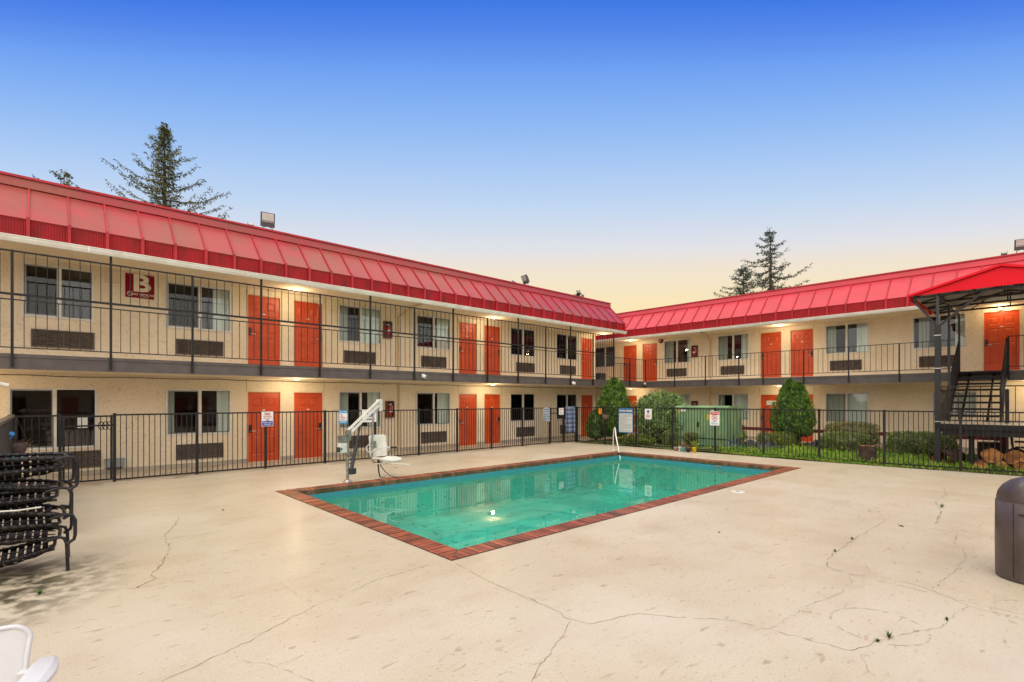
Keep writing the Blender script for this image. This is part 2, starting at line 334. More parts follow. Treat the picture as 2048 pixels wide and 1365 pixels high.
# ------------------------------------------------------------------ the two wings
Z1 = 2.86      # upper floor level at the wall
def wing(name, label, loc, rz, x0, x1, deck_y, fold_y, doors, windows_, acs, dirty, deck_x0, deck_x1, roof_x0, roof_x1, depth=8.2):
    b = thing(name, label, 'motel building', loc, rz)
    sl, fa, rb = roof_mats('weathered' if dirty else 'clean', dirty)
    ztop = 5.07
    ops = [(dx, dx+DW+.0, dz, dz+DH) for dx, dz, s in doors]+[(a, a+w_, z, z+h_) for a, z, w_, h_, *_ in windows_]
    xs = sorted({x0, x1}|{o[0] for o in ops}|{o[1] for o in ops}); zs = sorted({0., ztop}|{o[2] for o in ops}|{o[3] for o in ops})
    mb = MB()
    for i in range(len(xs)-1):
        for j in range(len(zs)-1):
            cx, cz = (xs[i]+xs[i+1])/2, (zs[j]+zs[j+1])/2
            if any(o[0] < cx < o[1] and o[2] < cz < o[3] for o in ops): continue
            mb.face([(xs[i],0,zs[j]),(xs[i+1],0,zs[j]),(xs[i+1],0,zs[j+1]),(xs[i],0,zs[j+1])])
    for a, c, z0, z1 in ops:    # reveals
        e = .12
        mb.face([(a,0,z0),(a,0,z1),(a,e,z1),(a,e,z0)]); mb.face([(c,0,z0),(c,e,z0),(c,e,z1),(c,0,z1)])
        mb.face([(a,0,z1),(c,0,z1),(c,e,z1),(a,e,z1)]); mb.face([(a,0,z0),(a,e,z0),(c,e,z0),(c,0,z0)])
    for x in (x0, x1): mb.face([(x,0,0),(x,depth,0),(x,depth,ztop),(x,0,ztop)])
    mb.face([(x0,depth,0),(x1,depth,0),(x1,depth,ztop),(x0,depth,ztop)])
    mb.obj('wall', stucco, b)
    fb = MB(); rows = sorted([(d[0], d[0]+DW) for d in doors if d[1] < 1]); c = x0+.01
    for a, e in rows+[(x1-.01, 0)]:
        if a-c > .05: fb.box(c, a-.001, -.012, -.001, 0, .15)
        c = e+.001
    fb.obj('footing', conc_base, b)
    # dark rooms behind the openings
    rm = MB()
    for z0, z1 in ((.1, 2.4), (2.9, 5.0)):
        rm.face([(x0+.05,2.2,z0),(x1-.05,2.2,z0),(x1-.05,2.2,z1),(x0+.05,2.2,z1)]); rm.face([(x0+.05,.2,z0),(x1-.05,.2,z0),(x1-.05,2.2,z0),(x0+.05,2.2,z0)]); rm.face([(x0+.05,.2,z1),(x0+.05,2.2,z1),(x1-.05,2.2,z1),(x1-.05,.2,z1)])
    rm.obj('interior', dark_room, b)
    fr = MB(); rs = random.Random(3)
    for a, z, w_, h_, *_ in windows_:
        zb = .1 if z < 2 else 2.9
        u = a+rs.uniform(.1, .5); fr.box(u, u+.7, 1.3, 1.9, zb, zb+rs.uniform(1.2, 1.5)); fr.box(u+.75, u+1.2, 1.0, 1.9, zb, zb+rs.uniform(1.25, 1.6))
    fr.obj('furniture', room_brown, b)
    # thin control joints beside the door pairs and cream door trims
    for dx, dz, s in doors:
        jt = MB(); zt = dz+DH
        if s == 0: jt.box(dx-.045, dx-.037, -.003, .002, zt+.02, (ztop if dz > 2 else 2.46)-.01)
        else: jt.box(dx+DW+.037, dx+DW+.045, -.003, .002, zt+.02, (ztop if dz > 2 else 2.46)-.01)
        jt.obj('control_joint', wire_m, b)
    for dx, dz, s in doors:
        tr = MB()
        tr.box(dx-.035, dx-.0005, -.004, .11, dz, dz+DH+.035); tr.box(dx+DW+.0005, dx+DW+.035, -.004, .11, dz, dz+DH+.035); tr.box(dx, dx+DW, -.005, .11, dz+DH+.0005, dz+DH+.034)
        tr.obj('door_trim', stucco_trim, b)
    for dx, dz, s in doors: door(b, dx, dz, s)
    for wdef in windows_:
        a, z, w_, h_, bl, scr = wdef; window(b, a, z, w_, h_, bl, scr)
    for a, z in acs: ac(b, a, z)
    # walkway slab and fascia board, in two steps
    dk = MB(); dk.box(deck_x0, deck_x1, deck_y+.03, -.002, 2.50, 2.762)
    dk.obj('balcony_deck', stucco_trim, b)
    fs = MB(); fs.box(deck_x0, deck_x1, deck_y, deck_y+.029, 2.465, 2.70); fs.box(deck_x0, deck_x1, deck_y-.012, deck_y+.028, 2.703, 2.775)
    fs.obj('balcony_fascia', deck_brown, b)
    ud = MB(); ud.box(deck_x0, deck_x1, deck_y+.031, -.003, 2.470, 2.496); ud.obj('balcony_ceiling', stucco, b)
    # soffit, gutter, mansard
    sf = MB(); sf.box(roof_x0, roof_x1, fold_y+.02, -.001, 5.072, 5.10); sf.box(roof_x0, roof_x1, fold_y+.02, depth+.3, 5.102, 5.13)
    sf.obj('soffit', stucco, b)
    gt = MB(); gy = fold_y-.02
    gt.prism([(gy, 4.985), (gy-.035, 4.99), (gy-.075, 5.05), (gy-.08, 5.085), (gy-.10, 5.095), (gy-.10, 5.11), (gy+.001, 5.11)][::-1], roof_x0-.02, roof_x1+.06)
    x = roof_x0+.4
    while x < roof_x1:
        gt.box(x-.01, x+.01, gy-.104, gy-.1005, 5.0, 5.112); x += 3.1
    gt.obj('gutter', gutter_m, b)
    fz0, fz1 = 5.112, 5.48; ty, tz = fold_y+.84, 6.36
    f2 = MB(); f2.face([(roof_x0,fold_y,fz0),(roof_x1,fold_y,fz0),(roof_x1,fold_y,fz1),(roof_x0,fold_y,fz1)])
    f2.face([(roof_x0,fold_y,fz0),(roof_x0,fold_y,fz1),(roof_x0,fold_y+.3,fz1),(roof_x0,fold_y+.3,fz0)]); f2.face([(roof_x1,fold_y,fz0),(roof_x1,fold_y+.3,fz0),(roof_x1,fold_y+.3,fz1),(roof_x1,fold_y,fz1)])
    f2.obj('roof_fascia', fa, b)
    s2 = MB(); n = int((roof_x1-roof_x0)/.62)
    # slope, one gently buckled sheet per seam bay, plus end cheeks and the flat top
    rs = random.Random(5); bx = [roof_x1-.02-i*(roof_x1-roof_x0-.04)/n for i in range(n+1)]
    for i in range(n):
        a, c = bx[i+1], bx[i]; m_ = (a+c)/2; k = rs.uniform(-.012, .006)
        ym, zm = (fold_y-.03+ty)/2, (fz1+tz)/2
        g = [[(a,fold_y-.03,fz1),(m_,fold_y-.03,fz1),(c,fold_y-.03,fz1)],[(a,ym,zm),(m_,ym-k,zm+k),(c,ym,zm)],[(a,ty,tz),(m_,ty,tz),(c,ty,tz)]]
        for r_ in range(2):
            for q in range(2): s2.face([g[r_][q], g[r_][q+1], g[r_+1][q+1], g[r_+1][q]], rs.random(), True)
    s2.face([(roof_x0,fold_y-.03,fz1),(roof_x1,fold_y-.03,fz1),(roof_x1,fold_y,fz1-.02),(roof_x0,fold_y,fz1-.02)])
    for x in (roof_x0+.01, roof_x1-.01): s2.face([(x,fold_y,fz1),(x,ty,tz),(x,depth,tz),(x,depth,5.13),(x,fold_y+.3,5.13)])
    s2.obj('roof', sl, b)
    tp = MB(); tp.face([(roof_x0,ty+.12,tz+.1),(roof_x1,ty+.12,tz+.1),(roof_x1,depth+.3,tz+.05),(roof_x0,depth+.3,tz+.05)]); tp.face([(roof_x0,depth+.3,tz+.05),(roof_x1,depth+.3,tz+.05),(roof_x1,depth+.3,5.1),(roof_x0,depth+.3,5.1)])
    tp.obj('flat_roof', deck_brown, b)
    cp = MB(); cp.prism([(ty-.05,tz-.01), (ty-.02,tz+.20), (ty+.14,tz+.215), (ty+.14,tz+.0)][::-1], roof_x0-.01, roof_x1+.01)
    cp.obj('roof_cap', sl, b)
    dr = MB(); dr.box(roof_x0-.012, roof_x1+.012, ty-.045, ty+.15, tz+.217, tz+.235); dr.box(roof_x0-.012, roof_x1+.012, ty-.055, ty-.046, tz+.185, tz+.235); dr.obj('drip_edge', rb, b)
    for x in bx:
        rbm = MB()
        for s_ in (-1,):
            rbm.bar((x,fold_y-.047,fz1+.0),(x,ty-.02,tz), .034, .042, up=(0,-1,1)); rbm.box(x-.028, x+.028, fold_y-.062, fold_y-.002, fz0+.005, fz1+.03)
        rbm.obj('roof_rib', rb, b)
    return b

UZ, LZ, UH, LH = 3.74, .90, 1.23, 1.24
LX = [-.36, 2.33, 6.98, 9.91, 14.56, 17.47]
dl = []
for x, s in ((-7.27+4,0),(-5.96+4,1),(4.315,0),(5.61,1),(11.875,0),(13.165,1),(19.33,0)):
    dl += [(x, .04, s), (x, Z1, s)]
wl = [(-6.5, UZ, 1.55, UH, (), True), (-6.5, LZ, 1.55, LH, (), True),
      (-.37, UZ, 1.26, UH, (), True), (-.60, .70, 1.55, 1.43, (), False),
      (2.33, UZ, 1.55, UH, ((.72,.97),), True), (2.33, LZ, 1.55, LH, ((.03,.13),(.78,.97)), True),
      (6.99, UZ, 1.55, UH, ((.03,.24),(.52,.97)), True), (6.99, LZ, 1.55, LH, ((.03,.25),(.70,.97)), True),
      (9.91, UZ, 1.55, UH, ((.03,.07),(.64,.97)), True), (9.91, LZ, 1.55, LH, ((.03,.07),(.66,.97)), True),
      (14.56, UZ, 1.55, UH, ((.6,.97),), True), (14.56, LZ, 1.55, LH, ((.56,.97),), True),
      (17.47, UZ, 1.55, UH, ((.53,.97),), True), (17.47, LZ, 1.55, LH, ((.03,.47),(.53,.97)), True)]
al = []
for x in (-.22, 2.56, 7.19, 10.14, 14.93, 17.75): al += [(x, 3.06), (x, .25)]
al[1] = (-.1, .22)
WV = 15.86
left = wing('motel_building', 'long left wing with weathered red metal mansard roof and a double height balcony railing', (0,WV,0), 0, -9, 20.43, 14.2-WV, 14.1-WV, dl, wl, al, True, -9, 22.35, -9, 20.40)
# right wing: local x = -world y
dr_ = []
for v, s in ((.87,1),(1.75,0),(7.98,1),(9.255,0),(15.47,1),(16.74,0),(-.43,1) if False else (-4.9,0)):
    dr_ += ([(-v, .04, s)] if v != 1.75 else [])+[(-v, Z1, s)]
dr_ = [d for d in dr_ if not abs(d[0]+.87) < .01]
wr = [(-18.75, UZ, 1.5, UH, (), True), (-14.17, UZ, 1.5, UH, ((.03,.33),(.86,.97)), True), (-14.17, LZ, 1.5, LH, ((.03,.47),(.53,.97)), True),
      (-11.26, UZ, 1.5, UH, ((.03,.30),(.74,.97)), True), (-11.26, LZ, 1.5, LH, ((.03,.2),(.53,.97)), True),
      (-6.64, UZ, 1.54, UH, ((.03,.25),(.72,.97)), True), (-6.64, LZ, 1.54, LH, ((.03,.47),(.53,.97)), True),
      (-3.74, UZ, 1.54, UH, ((.12,.33),(.80,.97)), True), (-3.16, 1.23, 1.25, .92, ((.03,.47),(.53,.97)), True),
      (1.6, UZ, 1.54, UH, ((.03,.3),), True), (1.6, LZ, 1.54, LH, ((.03,.3),), True)]
ar = []
for x in (-14.0, -11.1, -6.46, -3.53): ar.append((x, 3.06))
ar += [(-11.1,.25), (-14.0,.25), (1.8,3.06), (1.8,.25)]
right = wing('motel_building', 'long right wing with clean bright red metal mansard roof behind the covered stair', (24.1,0,0), R(-90), -21, 7, -1.75, -1.8, dr_, wr, ar, False, -21, 7, -21, 7)

wb = [(x, z, 1.55, 1.23, (), False) for x in (-12,-9,-4.4,-1.5,3.2,6.1,10.8) for z in (UZ, LZ)]
db = [(x, z, s) for x, s in ((-6.9,0),(-5.6,1),(.7,0),(2.0,1),(8.3,0)) for z in (.04, Z1)]
wing('motel_building', 'rear wing of the motel court behind the pool deck with red mansard roof', (10,-13,0), R(180), -14, 14, -1.6, -1.7, db, wb, [], False, -14, 14, -14, 14)
wing('motel_building', 'side wing of the motel court opposite the covered stair with red mansard roof', (-15,4,0), R(90), -13, 9, -1.6, -1.7, [d for d in db if d[0] < 8], [q for q in wb if q[0] < 7], [], False, -13, 9, -13, 9)

# ------------------------------------------------------------------ ground, pool deck, walkways
def frame_sheet(mb, X0, X1, Y0, Y1, x0, x1, y0, y1, z):
    for a, b_, c, d_ in ((X0,X1,Y0,y0),(X0,X1,y1,Y1),(X0,x0,y0,y1),(x1,X1,y0,y1)): mb.face([(a,c,z),(b_,c,z),(b_,d_,z),(a,d_,z)])
PX0, PX1, PY0, PY1 = 3.44, 15.05, 4.73, 10.74
CW = .31
asphalt = mat('asphalt', (.05,.05,.05), .85, (.065,.06,.055), 2, bump=.3)
mb = MB(); frame_sheet(mb, -500, 500, -500, 500, PX0+.1, PX1-.1, PY0+.1, PY1-.1, -.03); tag(mb.obj('ground', asphalt), kind='structure')
deckm = mat('pool_deck_concrete', (.625,.54,.405), .42, (.55,.455,.32), .45, 8, bump=.35, bscale=55, fac=(.35,.68), rough2=.6, spec=.35, coat=.32)
deckm.node_tree.nodes['Principled BSDF'].inputs['Coat Roughness'].default_value = .26
add_stain(deckm, .48, 1.1, (.47,.34,.22), .50, .72, (1,1.5,1), 12, .2); add_stain(deckm, .30, 9, (.45,.36,.25), .55, .72, (.35,1.8,1), 8)
add_stain(deckm, .55, 26, (.25,.18,.11), .635, .67, (1,1,1), 5); add_stain(deckm, .32, 60, (.42,.33,.23), .48, .62, (1,1,1), 4)
add_stain(deckm, .55, .3, (.66,.58,.475), .48, .62, (1,1,1), 8)
add_stain(deckm, .6, 5, (.33,.23,.13), .63, .70, (1,2.5,1), 12, .4); add_stain(deckm, .28, .8, (.52,.38,.25), .54, .68, (1,1,1), 10, .2)
# mossy dirt that has collected under the stacked loungers and along the left edge
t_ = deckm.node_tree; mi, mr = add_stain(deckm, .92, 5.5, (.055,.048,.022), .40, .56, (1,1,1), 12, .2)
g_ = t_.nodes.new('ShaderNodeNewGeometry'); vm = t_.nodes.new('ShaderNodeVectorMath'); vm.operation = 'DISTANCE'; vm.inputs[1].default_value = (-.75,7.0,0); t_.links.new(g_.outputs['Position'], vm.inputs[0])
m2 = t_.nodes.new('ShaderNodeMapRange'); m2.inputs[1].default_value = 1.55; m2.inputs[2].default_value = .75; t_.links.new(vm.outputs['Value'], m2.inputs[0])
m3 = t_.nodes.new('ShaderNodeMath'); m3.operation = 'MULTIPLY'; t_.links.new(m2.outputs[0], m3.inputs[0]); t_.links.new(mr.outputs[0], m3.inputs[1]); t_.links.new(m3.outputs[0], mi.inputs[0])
mb = MB(); X0, X1, Y0, Y1 = -9, 16.98, -9, 14.12
frame_sheet(mb, X0, X1, Y0, Y1, PX0, PX1, PY0, PY1, 0); mb.face([(X1,Y0,0),(17.45,Y0,0),(17.32,.5,0),(X1,5,0)])
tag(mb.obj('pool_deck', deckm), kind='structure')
walk_m = mat('walkway_concrete', (.50,.42,.32), .6, (.42,.34,.25), 1.5, bump=.15)
add_stain(walk_m, .6, 2, (.15,.12,.06), .58, .7)
mb = MB(); mb.box(-9, 22.3, 14.125, WV-.013, -.02, .035); mb.box(22.3, 24.08, -8, 21, -.02, .03)
mb.box(-9, 16.9, 14.02, 14.122, -.01, .012)
x = -8.0
tag(mb.obj('walkway', walk_m), kind='structure')
soil = mat('garden_soil', (.06,.075,.02), .95, (.11,.085,.04), 2.2, bump=.6, bscale=20)
mb = MB()
nx, ny = 12, 50
def lz(u, v): return .015+.045*math.sin(u*1.7+v*.9)*math.sin(v*1.3)+(.03 if u > 17.6 else 0)
for i in range(nx):
    for j in range(ny):
        u0, u1 = 16.985+i*(22.29-16.985)/nx, 16.985+(i+1)*(22.29-16.985)/nx; v0, v1 = -8+j*22.1/ny, -8+(j+1)*22.1/ny
        f_ = lambda u, v: (u if u > 17 else (16.985 if v > 5 else 17.0+.35*min(1, (5-v)/4.5)), v, lz(u, v))
        mb.face([f_(u0,v0), f_(u1,v0), f_(u1,v1), f_(u0,v1)], .5, True)
tag(mb.obj('garden_soil', soil), kind='structure')

# pool
pool = thing('swimming_pool', 'rectangular swimming pool with red brick coping and green water', 'swimming pool', (0,0,0))
brick_m = mat('coping_brick', (.34,.095,.045), .36, (.25,.065,.032), 7, rndv=.45, bump=.25, bscale=60, spec=.5)
brick_e = mat('coping_brick_edge', (.20,.085,.04), .5, (.10,.07,.03), 6, rndv=.4, bump=.25, bscale=60); add_stain(brick_e, .7, 2.2, (.05,.05,.015), .48, .6)
add_stain(brick_m, .45, 3, (.09,.06,.025), .58, .68)
mortar_m = mat('mortar', (.075,.05,.035), .85, (.12,.09,.06), 9)
cop = MB(); cope = MB(); rs = random.Random(11)
def coping_side(p0, along, inward, length):
    n = round(length/.098); st = length/n
    for i in range(n):
        s0, s1 = i*st+.0065, (i+1)*st-.0065
        d0 = min(CW, s0, length-s0); d1 = min(CW, s1, length-s1)
        z = rs.uniform(-.002, .002)+.008; zb = -.105; r_ = rs.random()
        d0 = max(d0, .004); d1 = max(d1, .004)
        P = lambda s_, d_, zz: tuple(Vector(p0)+Vector(along)*s_+Vector(inward)*d_+Vector((0,0,zz)))
        m0, m1 = max(d0-.016, .001), max(d1-.016, .001)
        cop.face([P(s0,0,z),P(s1,0,z),P(s1,m1,z),P(s0,m0,z)], r_)
        cop.face([P(s0,m0,z),P(s1,m1,z),P(s1,d1,z-.014),P(s0,d0,z-.014)], r_, False)
        cope.face([P(s0,d0,z-.014),P(s1,d1,z-.014),P(s1,d1,zb),P(s0,d0,zb)], r_)
        for (s_, d_) in ((s0, d0), (s1, d1)): cope.face([P(s_,0,z),P(s_,d_,z-.014),P(s_,d_,zb),P(s_,0,-.02)], r_)
coping_side((PX0,PY0,0), (1,0,0), (0,1,0), PX1-PX0); coping_side((PX0,PY1,0), (1,0,0), (0,-1,0), PX1-PX0)
coping_side((PX0,PY0,0), (0,1,0), (1,0,0), PY1-PY0); coping_side((PX1,PY0,0), (0,1,0), (-1,0,0), PY1-PY0)
cop.obj('coping', brick_m, pool); cope.obj('coping_edge', brick_e, pool)
mo = MB(); frame_sheet(mo, PX0-.012, PX1+.012, PY0-.012, PY1+.012, PX0+CW-.006, PX1-CW+.006, PY0+CW-.006, PY1-CW+.006, .003)
for a, b_ in (((PX0+CW-.006,PY0+CW-.006),(PX1-CW+.006,PY0+CW-.006)),((PX0+CW-.006,PY1-CW+.006),(PX1-CW+.006,PY1-CW+.006)),((PX0+CW-.006,PY0+CW-.006),(PX0+CW-.006,PY1-CW+.006)),((PX1-CW+.006,PY0+CW-.006),(PX1-CW+.006,PY1-CW+.006))):
    mo.face([(a[0],a[1],.003),(b_[0],b_[1],.003),(b_[0],b_[1],-.1),(a[0],a[1],-.1)])
mo.obj('mortar_bed', mortar_m, pool)
qx0, qx1, qy0, qy1 = PX0+CW+.0, PX1-CW-.0, PY0+CW+.0, PY1-CW-.0
tile_m = mat('pool_tile_blue', (.05,.30,.36), .25, (.04,.22,.30), 30, rndv=.1)
plaster_m = mat('pool_plaster', (.88,.92,.74), .7, (.62,.74,.58), .8, 8, bump=.2)
add_stain(plaster_m, .65, .7, (.20,.34,.26), .46, .62, (1,1,1), 10, 1.5)
add_stain(plaster_m, .6, 5, (.12,.2,.14), .64, .72, (1,1,1), 6, 1)
tl = MB(); bs = MB(); zf = -1.05
for a, b_ in (((qx0,qy0),(qx1,qy0)),((qx1,qy0),(qx1,qy1)),((qx1,qy1),(qx0,qy1)),((qx0,qy1),(qx0,qy0))):
    tl.face([(a[0],a[1],-.27),(b_[0],b_[1],-.27),(b_[0],b_[1],-.09),(a[0],a[1],-.09)])
    bs.face([(a[0],a[1],zf),(b_[0],b_[1],zf),(b_[0],b_[1],-.27),(a[0],a[1],-.27)])
bs.face([(qx0,qy0,zf),(qx1,qy0,zf),(qx1,qy1,zf),(qx0,qy1,zf)])
tl.obj('tile_band', tile_m, pool); bs.obj('basin', plaster_m, pool)
dm = MB(); dm.box(qx1-.012, qx1-.004, 6.75, 6.98, -.15, -.12); dm.obj('depth_marker', mat('marker_tile', (.26,.25,.12), .5), pool)
# water
wm = bpy.data.materials.new('pool_water'); wm.use_nodes = True; t = wm.node_tree; t.nodes.clear(); l = t.links
tr = t.nodes.new('ShaderNodeBsdfTransparent'); tr.inputs[0].default_value = (.28,.90,.85,1)
gl = t.nodes.new('ShaderNodeBsdfGlossy'); gl.inputs['Roughness'].default_value = .01
fr = t.nodes.new('ShaderNodeFresnel'); fr.inputs[0].default_value = 1.36
mx_ = t.nodes.new('ShaderNodeMixShader'); l.new(fr.outputs[0], mx_.inputs[0]); l.new(tr.outputs[0], mx_.inputs[1]); l.new(gl.outputs[0], mx_.inputs[2])
df = t.nodes.new('ShaderNodeBsdfDiffuse'); df.inputs[0].default_value = (.085,.57,.45,1)
m4 = t.nodes.new('ShaderNodeMixShader'); m4.inputs[0].default_value = .32; l.new(tr.outputs[0], m4.inputs[1]); l.new(df.outputs[0], m4.inputs[2]); l.new(m4.outputs[0], mx_.inputs[1])
nz = t.nodes.new('ShaderNodeTexNoise'); nz.inputs['Scale'].default_value = 2.2; nz.inputs['Detail'].default_value = 2
g = t.nodes.new('ShaderNodeNewGeometry'); l.new(g.outputs['Position'], nz.inputs['Vector'])
bp = t.nodes.new('ShaderNodeBump'); bp.inputs['Strength'].default_value = .035; bp.inputs['Distance'].default_value = .02; l.new(nz.outputs[0], bp.inputs['Height']); l.new(bp.outputs[0], gl.inputs['Normal'])
o_ = t.nodes.new('ShaderNodeOutputMaterial'); l.new(mx_.outputs[0], o_.inputs[0])
mb = MB(); mb.face([(qx0,qy0,-.185),(qx1,qy0,-.185),(qx1,qy1,-.185),(qx0,qy1,-.185)]); tag(mb.obj('water', wm), kind='structure')
leafm = mat('wet_leaf', (.035,.04,.02), .6, (.06,.045,.02), 5)
mb = MB(); rs = random.Random(21)
def leaf_flat(mb, x, y, z, s, a):
    pts = [(-1,0),(-.4,.42),(.4,.38),(1.1,0),(.4,-.4),(-.4,-.36)]
    mb.face([(x+s*(p*math.cos(a)-q*math.sin(a)), y+s*(p*math.sin(a)+q*math.cos(a)), z+rs.uniform(0,.004)) for p, q in pts], rs.random())
for i in range(230):
    leaf_flat(mb, rs.uniform(qx0+.2, qx1-.2), rs.uniform(qy0+.2, qy1-.2), -.22-.12*rs.random(), rs.uniform(.025,.055), rs.uniform(0, 6.3))
for cx, cy, k in ((9.6,8.0,20),(5.6,8.6,6),(12.2,8.4,10),(7.2,6.4,6)):
    for i in range(k): leaf_flat(mb, cx+rs.gauss(0,.28), cy+rs.gauss(0,.2), -.25-rs.random()*.08, rs.uniform(.03,.065), rs.uniform(0, 6.3))
for i in range(70): leaf_flat(mb, rs.uniform(qx0+.2, qx1-.2), rs.uniform(qy0+.2, qy1-.2), -.182, rs.uniform(.03,.065), rs.uniform(0, 6.3))
tag(mb.obj('leaf_litter', leafm), 'dark dead leaves scattered in the green pool water', 'leaves', kind='stuff')

# cracks, joints and stains of the deck (flat things lying on it)
crack_m = mat('crack_dark', (.17,.13,.08), .9, (.36,.29,.19), 4)
crack_l = mat('joint_filler', (.66,.56,.44), .6, (.56,.45,.33), 3)
CA = math.cos(A); SA = math.sin(A)
def strip(mb, pts, w0, rs, z=.003, jag=.012, gap=.0):
    for i in range(len(pts)-1):
        a = Vector((*pts[i], 0)); b_ = Vector((*pts[i+1], 0)); d = b_-a; n = max(2, int(d.length/.045)); nrm = Vector((-d.y, d.x, 0)).normalized(); prev = None
        for k in range(n+1):
            f = k/n; off = rs.gauss(0, jag) if 0 < k < n else 0
            c = a+d*f+nrm*off; ww = w0*rs.uniform(.25, 1.25)
            cur = (c+nrm*ww, c-nrm*ww)
            if prev and rs.random() > gap: mb.face([(prev[0].x,prev[0].y,z),(prev[1].x,prev[1].y,z),(cur[1].x,cur[1].y,z),(cur[0].x,cur[0].y,z)])
            prev = cur
CR = [([(1.56, 9.43), (1.45, 8.95), (1.2, 8.27), (1.17, 7.77), (1.13, 7.41), (0.96, 6.81), (0.83, 6.52), (0.85, 6.36), (0.67, 6.15)], 0.008, 0.25),
([(-0.26, 6.66), (0.03, 6.51), (0.49, 6.25), (0.67, 6.15), (0.95, 6.11), (1.13, 5.97)], 0.004, 0.5),
([(3.3, 4.79), (2.72, 4.76), (2.46, 4.74), (2.23, 4.65), (1.97, 4.58), (1.74, 4.5), (1.35, 4.32), (1.19, 4.22), (1.01, 4.16), (0.83, 4.09), (0.71, 4.04), (0.56, 3.99)], 0.0042, 0.08),
([(3.41, 4.6), (3.36, 4.23), (3.31, 3.75), (3.3, 3.26), (3.29, 3.06)], 0.0045, 0.3),
([(3.32, 3.35), (3.29, 3.02), (3.25, 2.8), (3.29, 2.63), (3.54, 2.54), (3.78, 2.46), (3.93, 2.21), (4.09, 2.02), (4.24, 1.83), (4.29, 1.58), (4.32, 1.35), (4.36, 1.04), (4.68, 0.93), (4.96, 0.83), (5.28, 0.67), (5.47, 0.62), (5.81, 0.61), (6.06, 0.54), (6.04, 0.19)], 0.0038, 0.08),
([(3.23, 2.77), (2.97, 2.63), (2.76, 2.55), (2.51, 2.44), (2.34, 2.34)], 0.0042, 0.1),
([(9.37, 1.79), (8.07, 1.83), (7.05, 1.83), (6.64, 1.81), (6.36, 1.73), (6.27, 1.49)], 0.006, 0.2),
([(6.27, 1.49), (6.41, 1.23), (6.39, 0.99), (6.25, 0.72), (6.07, 0.54)], 0.004, 0.15),
([(6.27, 1.49), (6.03, 1.42), (5.59, 1.41), (5.07, 1.52), (4.82, 1.53), (4.29, 1.58)], 0.003, 0.3),
([(9.21, 0.94), (8.55, 0.89), (8.33, 0.79), (7.89, 0.72), (7.27, 0.75), (6.37, 0.83)], 0.0045, 0.3),
([(13.82, 1.61), (12.92, 1.47), (11.95, 1.52), (10.93, 1.31), (9.74, 1.24)], 0.009, 0.3),
([(1.0, 11.69), (1.1, 10.8), (1.65, 10.6), (2.18, 10.43)], 0.0045, 0.4),
([(0.14, 6.11), (-0.02, 5.91), (-0.13, 5.72)], 0.0035, 0.2),
([(1.03, 3.93), (1.19, 3.66), (1.26, 3.41), (1.3, 3.31)], 0.0025, 0.4),
([(3.29, 11.96), (3.38, 10.99), (3.44, 10.63)], 0.007, 0.2),
([(1.74, 5.25), (1.77, 4.9), (1.79, 4.62)], 0.003, 0.5),
([(4.38, 0.87), (4.35, 0.97), (4.11, 0.87), (4.07, 0.78)], 0.0022, 0.4)]
rs = random.Random(8); mb = MB()
for pts, w_, gp in CR: strip(mb, pts, w_*.62, rs, gap=gp*.6, jag=.009)
tag(mb.obj('pavement_crack', crack_m), kind='structure')
mb = MB()
strip(mb, [(9.95,3.4),(9.25,.65),(9.1,-2)], .02, rs, .0025, .002); strip(mb, [(14.35,3.6),(14.07,.78),(13.9,-2)], .02, rs, .0025, .002); strip(mb, [(6.5,4.68),(6.2,0.4),(6.1,-3)], .006, rs, .0025, .003, .3)
tag(mb.obj('pavement_joint', crack_l), kind='structure')
stain_m = mat('ring_stain', (.54,.455,.335), .5, (.46,.37,.26), 9)
mb = MB()
for cx, cy, rx, ry in ((5.02,1.0,.36,.33),(6.25,.03,.42,.38)):
    pr_ = None
    for k in range(61):
        a = 2*PI*k/60; ww = .008*rs.uniform(.2,1.3)
        cur = [(cx+(rx+s_*ww)*math.cos(a), cy+(ry+s_*ww)*math.sin(a), .0022) for s_ in (-1, 1)]
        if pr_ and rs.random() > .35: mb.face([pr_[0], pr_[1], cur[1], cur[0]])
        pr_ = cur
tag(mb.obj('pavement_stain', stain_m), kind='structure')
lid = thing('skimmer_lid', 'round white skimmer lid set in the deck beside the pool', 'pool lid', (10.23,4.37,0))
mb = MB(); mb.lathe([(.13,0),(.13,.006),(.118,.009),(0,.010)], seg=28); mb.obj('cover', white_vinyl, lid)
mb = MB(); mb.lathe([(.035,.0105),(.03,.013),(0,.0135)], seg=12); mb.obj('finger_hole', lock_black, lid)

# ------------------------------------------------------------------ picket fences and railings
def picket_run(mb, a, b_, z0, z1, sp, w_, rail=(.035,.03), rails=(True, True), toprail=None):
    a = Vector((a[0], a[1], 0)); b_ = Vector((b_[0], b_[1], 0)); d = b_-a; n = max(1, round(d.length/sp))
    for k in range(1, n):
        p = a+d*(k/n); mb.bar(p+Vector((0,0,z0)), p+Vector((0,0,z1)), w_)
    up = Vector((0,0,1)); r0, r1 = rail
    if rails[0]: mb.bar(a+up*z0, b_+up*z0, r1, r0)
    if rails[1]: mb.bar(a+up*z1, b_+up*z1, r1, toprail or r0)
def fence(label, pts, ztops, zb=.08, gates=()):
    f = thing('pool_fence', label, 'fence', (0,0,0))
    for i in range(len(pts)-1):
        if i in gates: continue
        mb = MB(); picket_run(mb, pts[i], pts[i+1], zb, (ztops[i]+ztops[i+1])/2-.015, .108, .015)
        mb.obj('picket_panel', rail_black, f)
    for i, (p, zt) in enumerate(zip(pts, ztops)):
        mb = MB(); mb.box(p[0]-.028, p[0]+.028, p[1]-.028, p[1]+.028, .0, zt+.01); mb.box(p[0]-.033, p[0]+.033, p[1]-.033, p[1]+.033, zt+.01, zt+.022)
        mb.obj('post', rail_black, f)
    return f
FV = 14.2
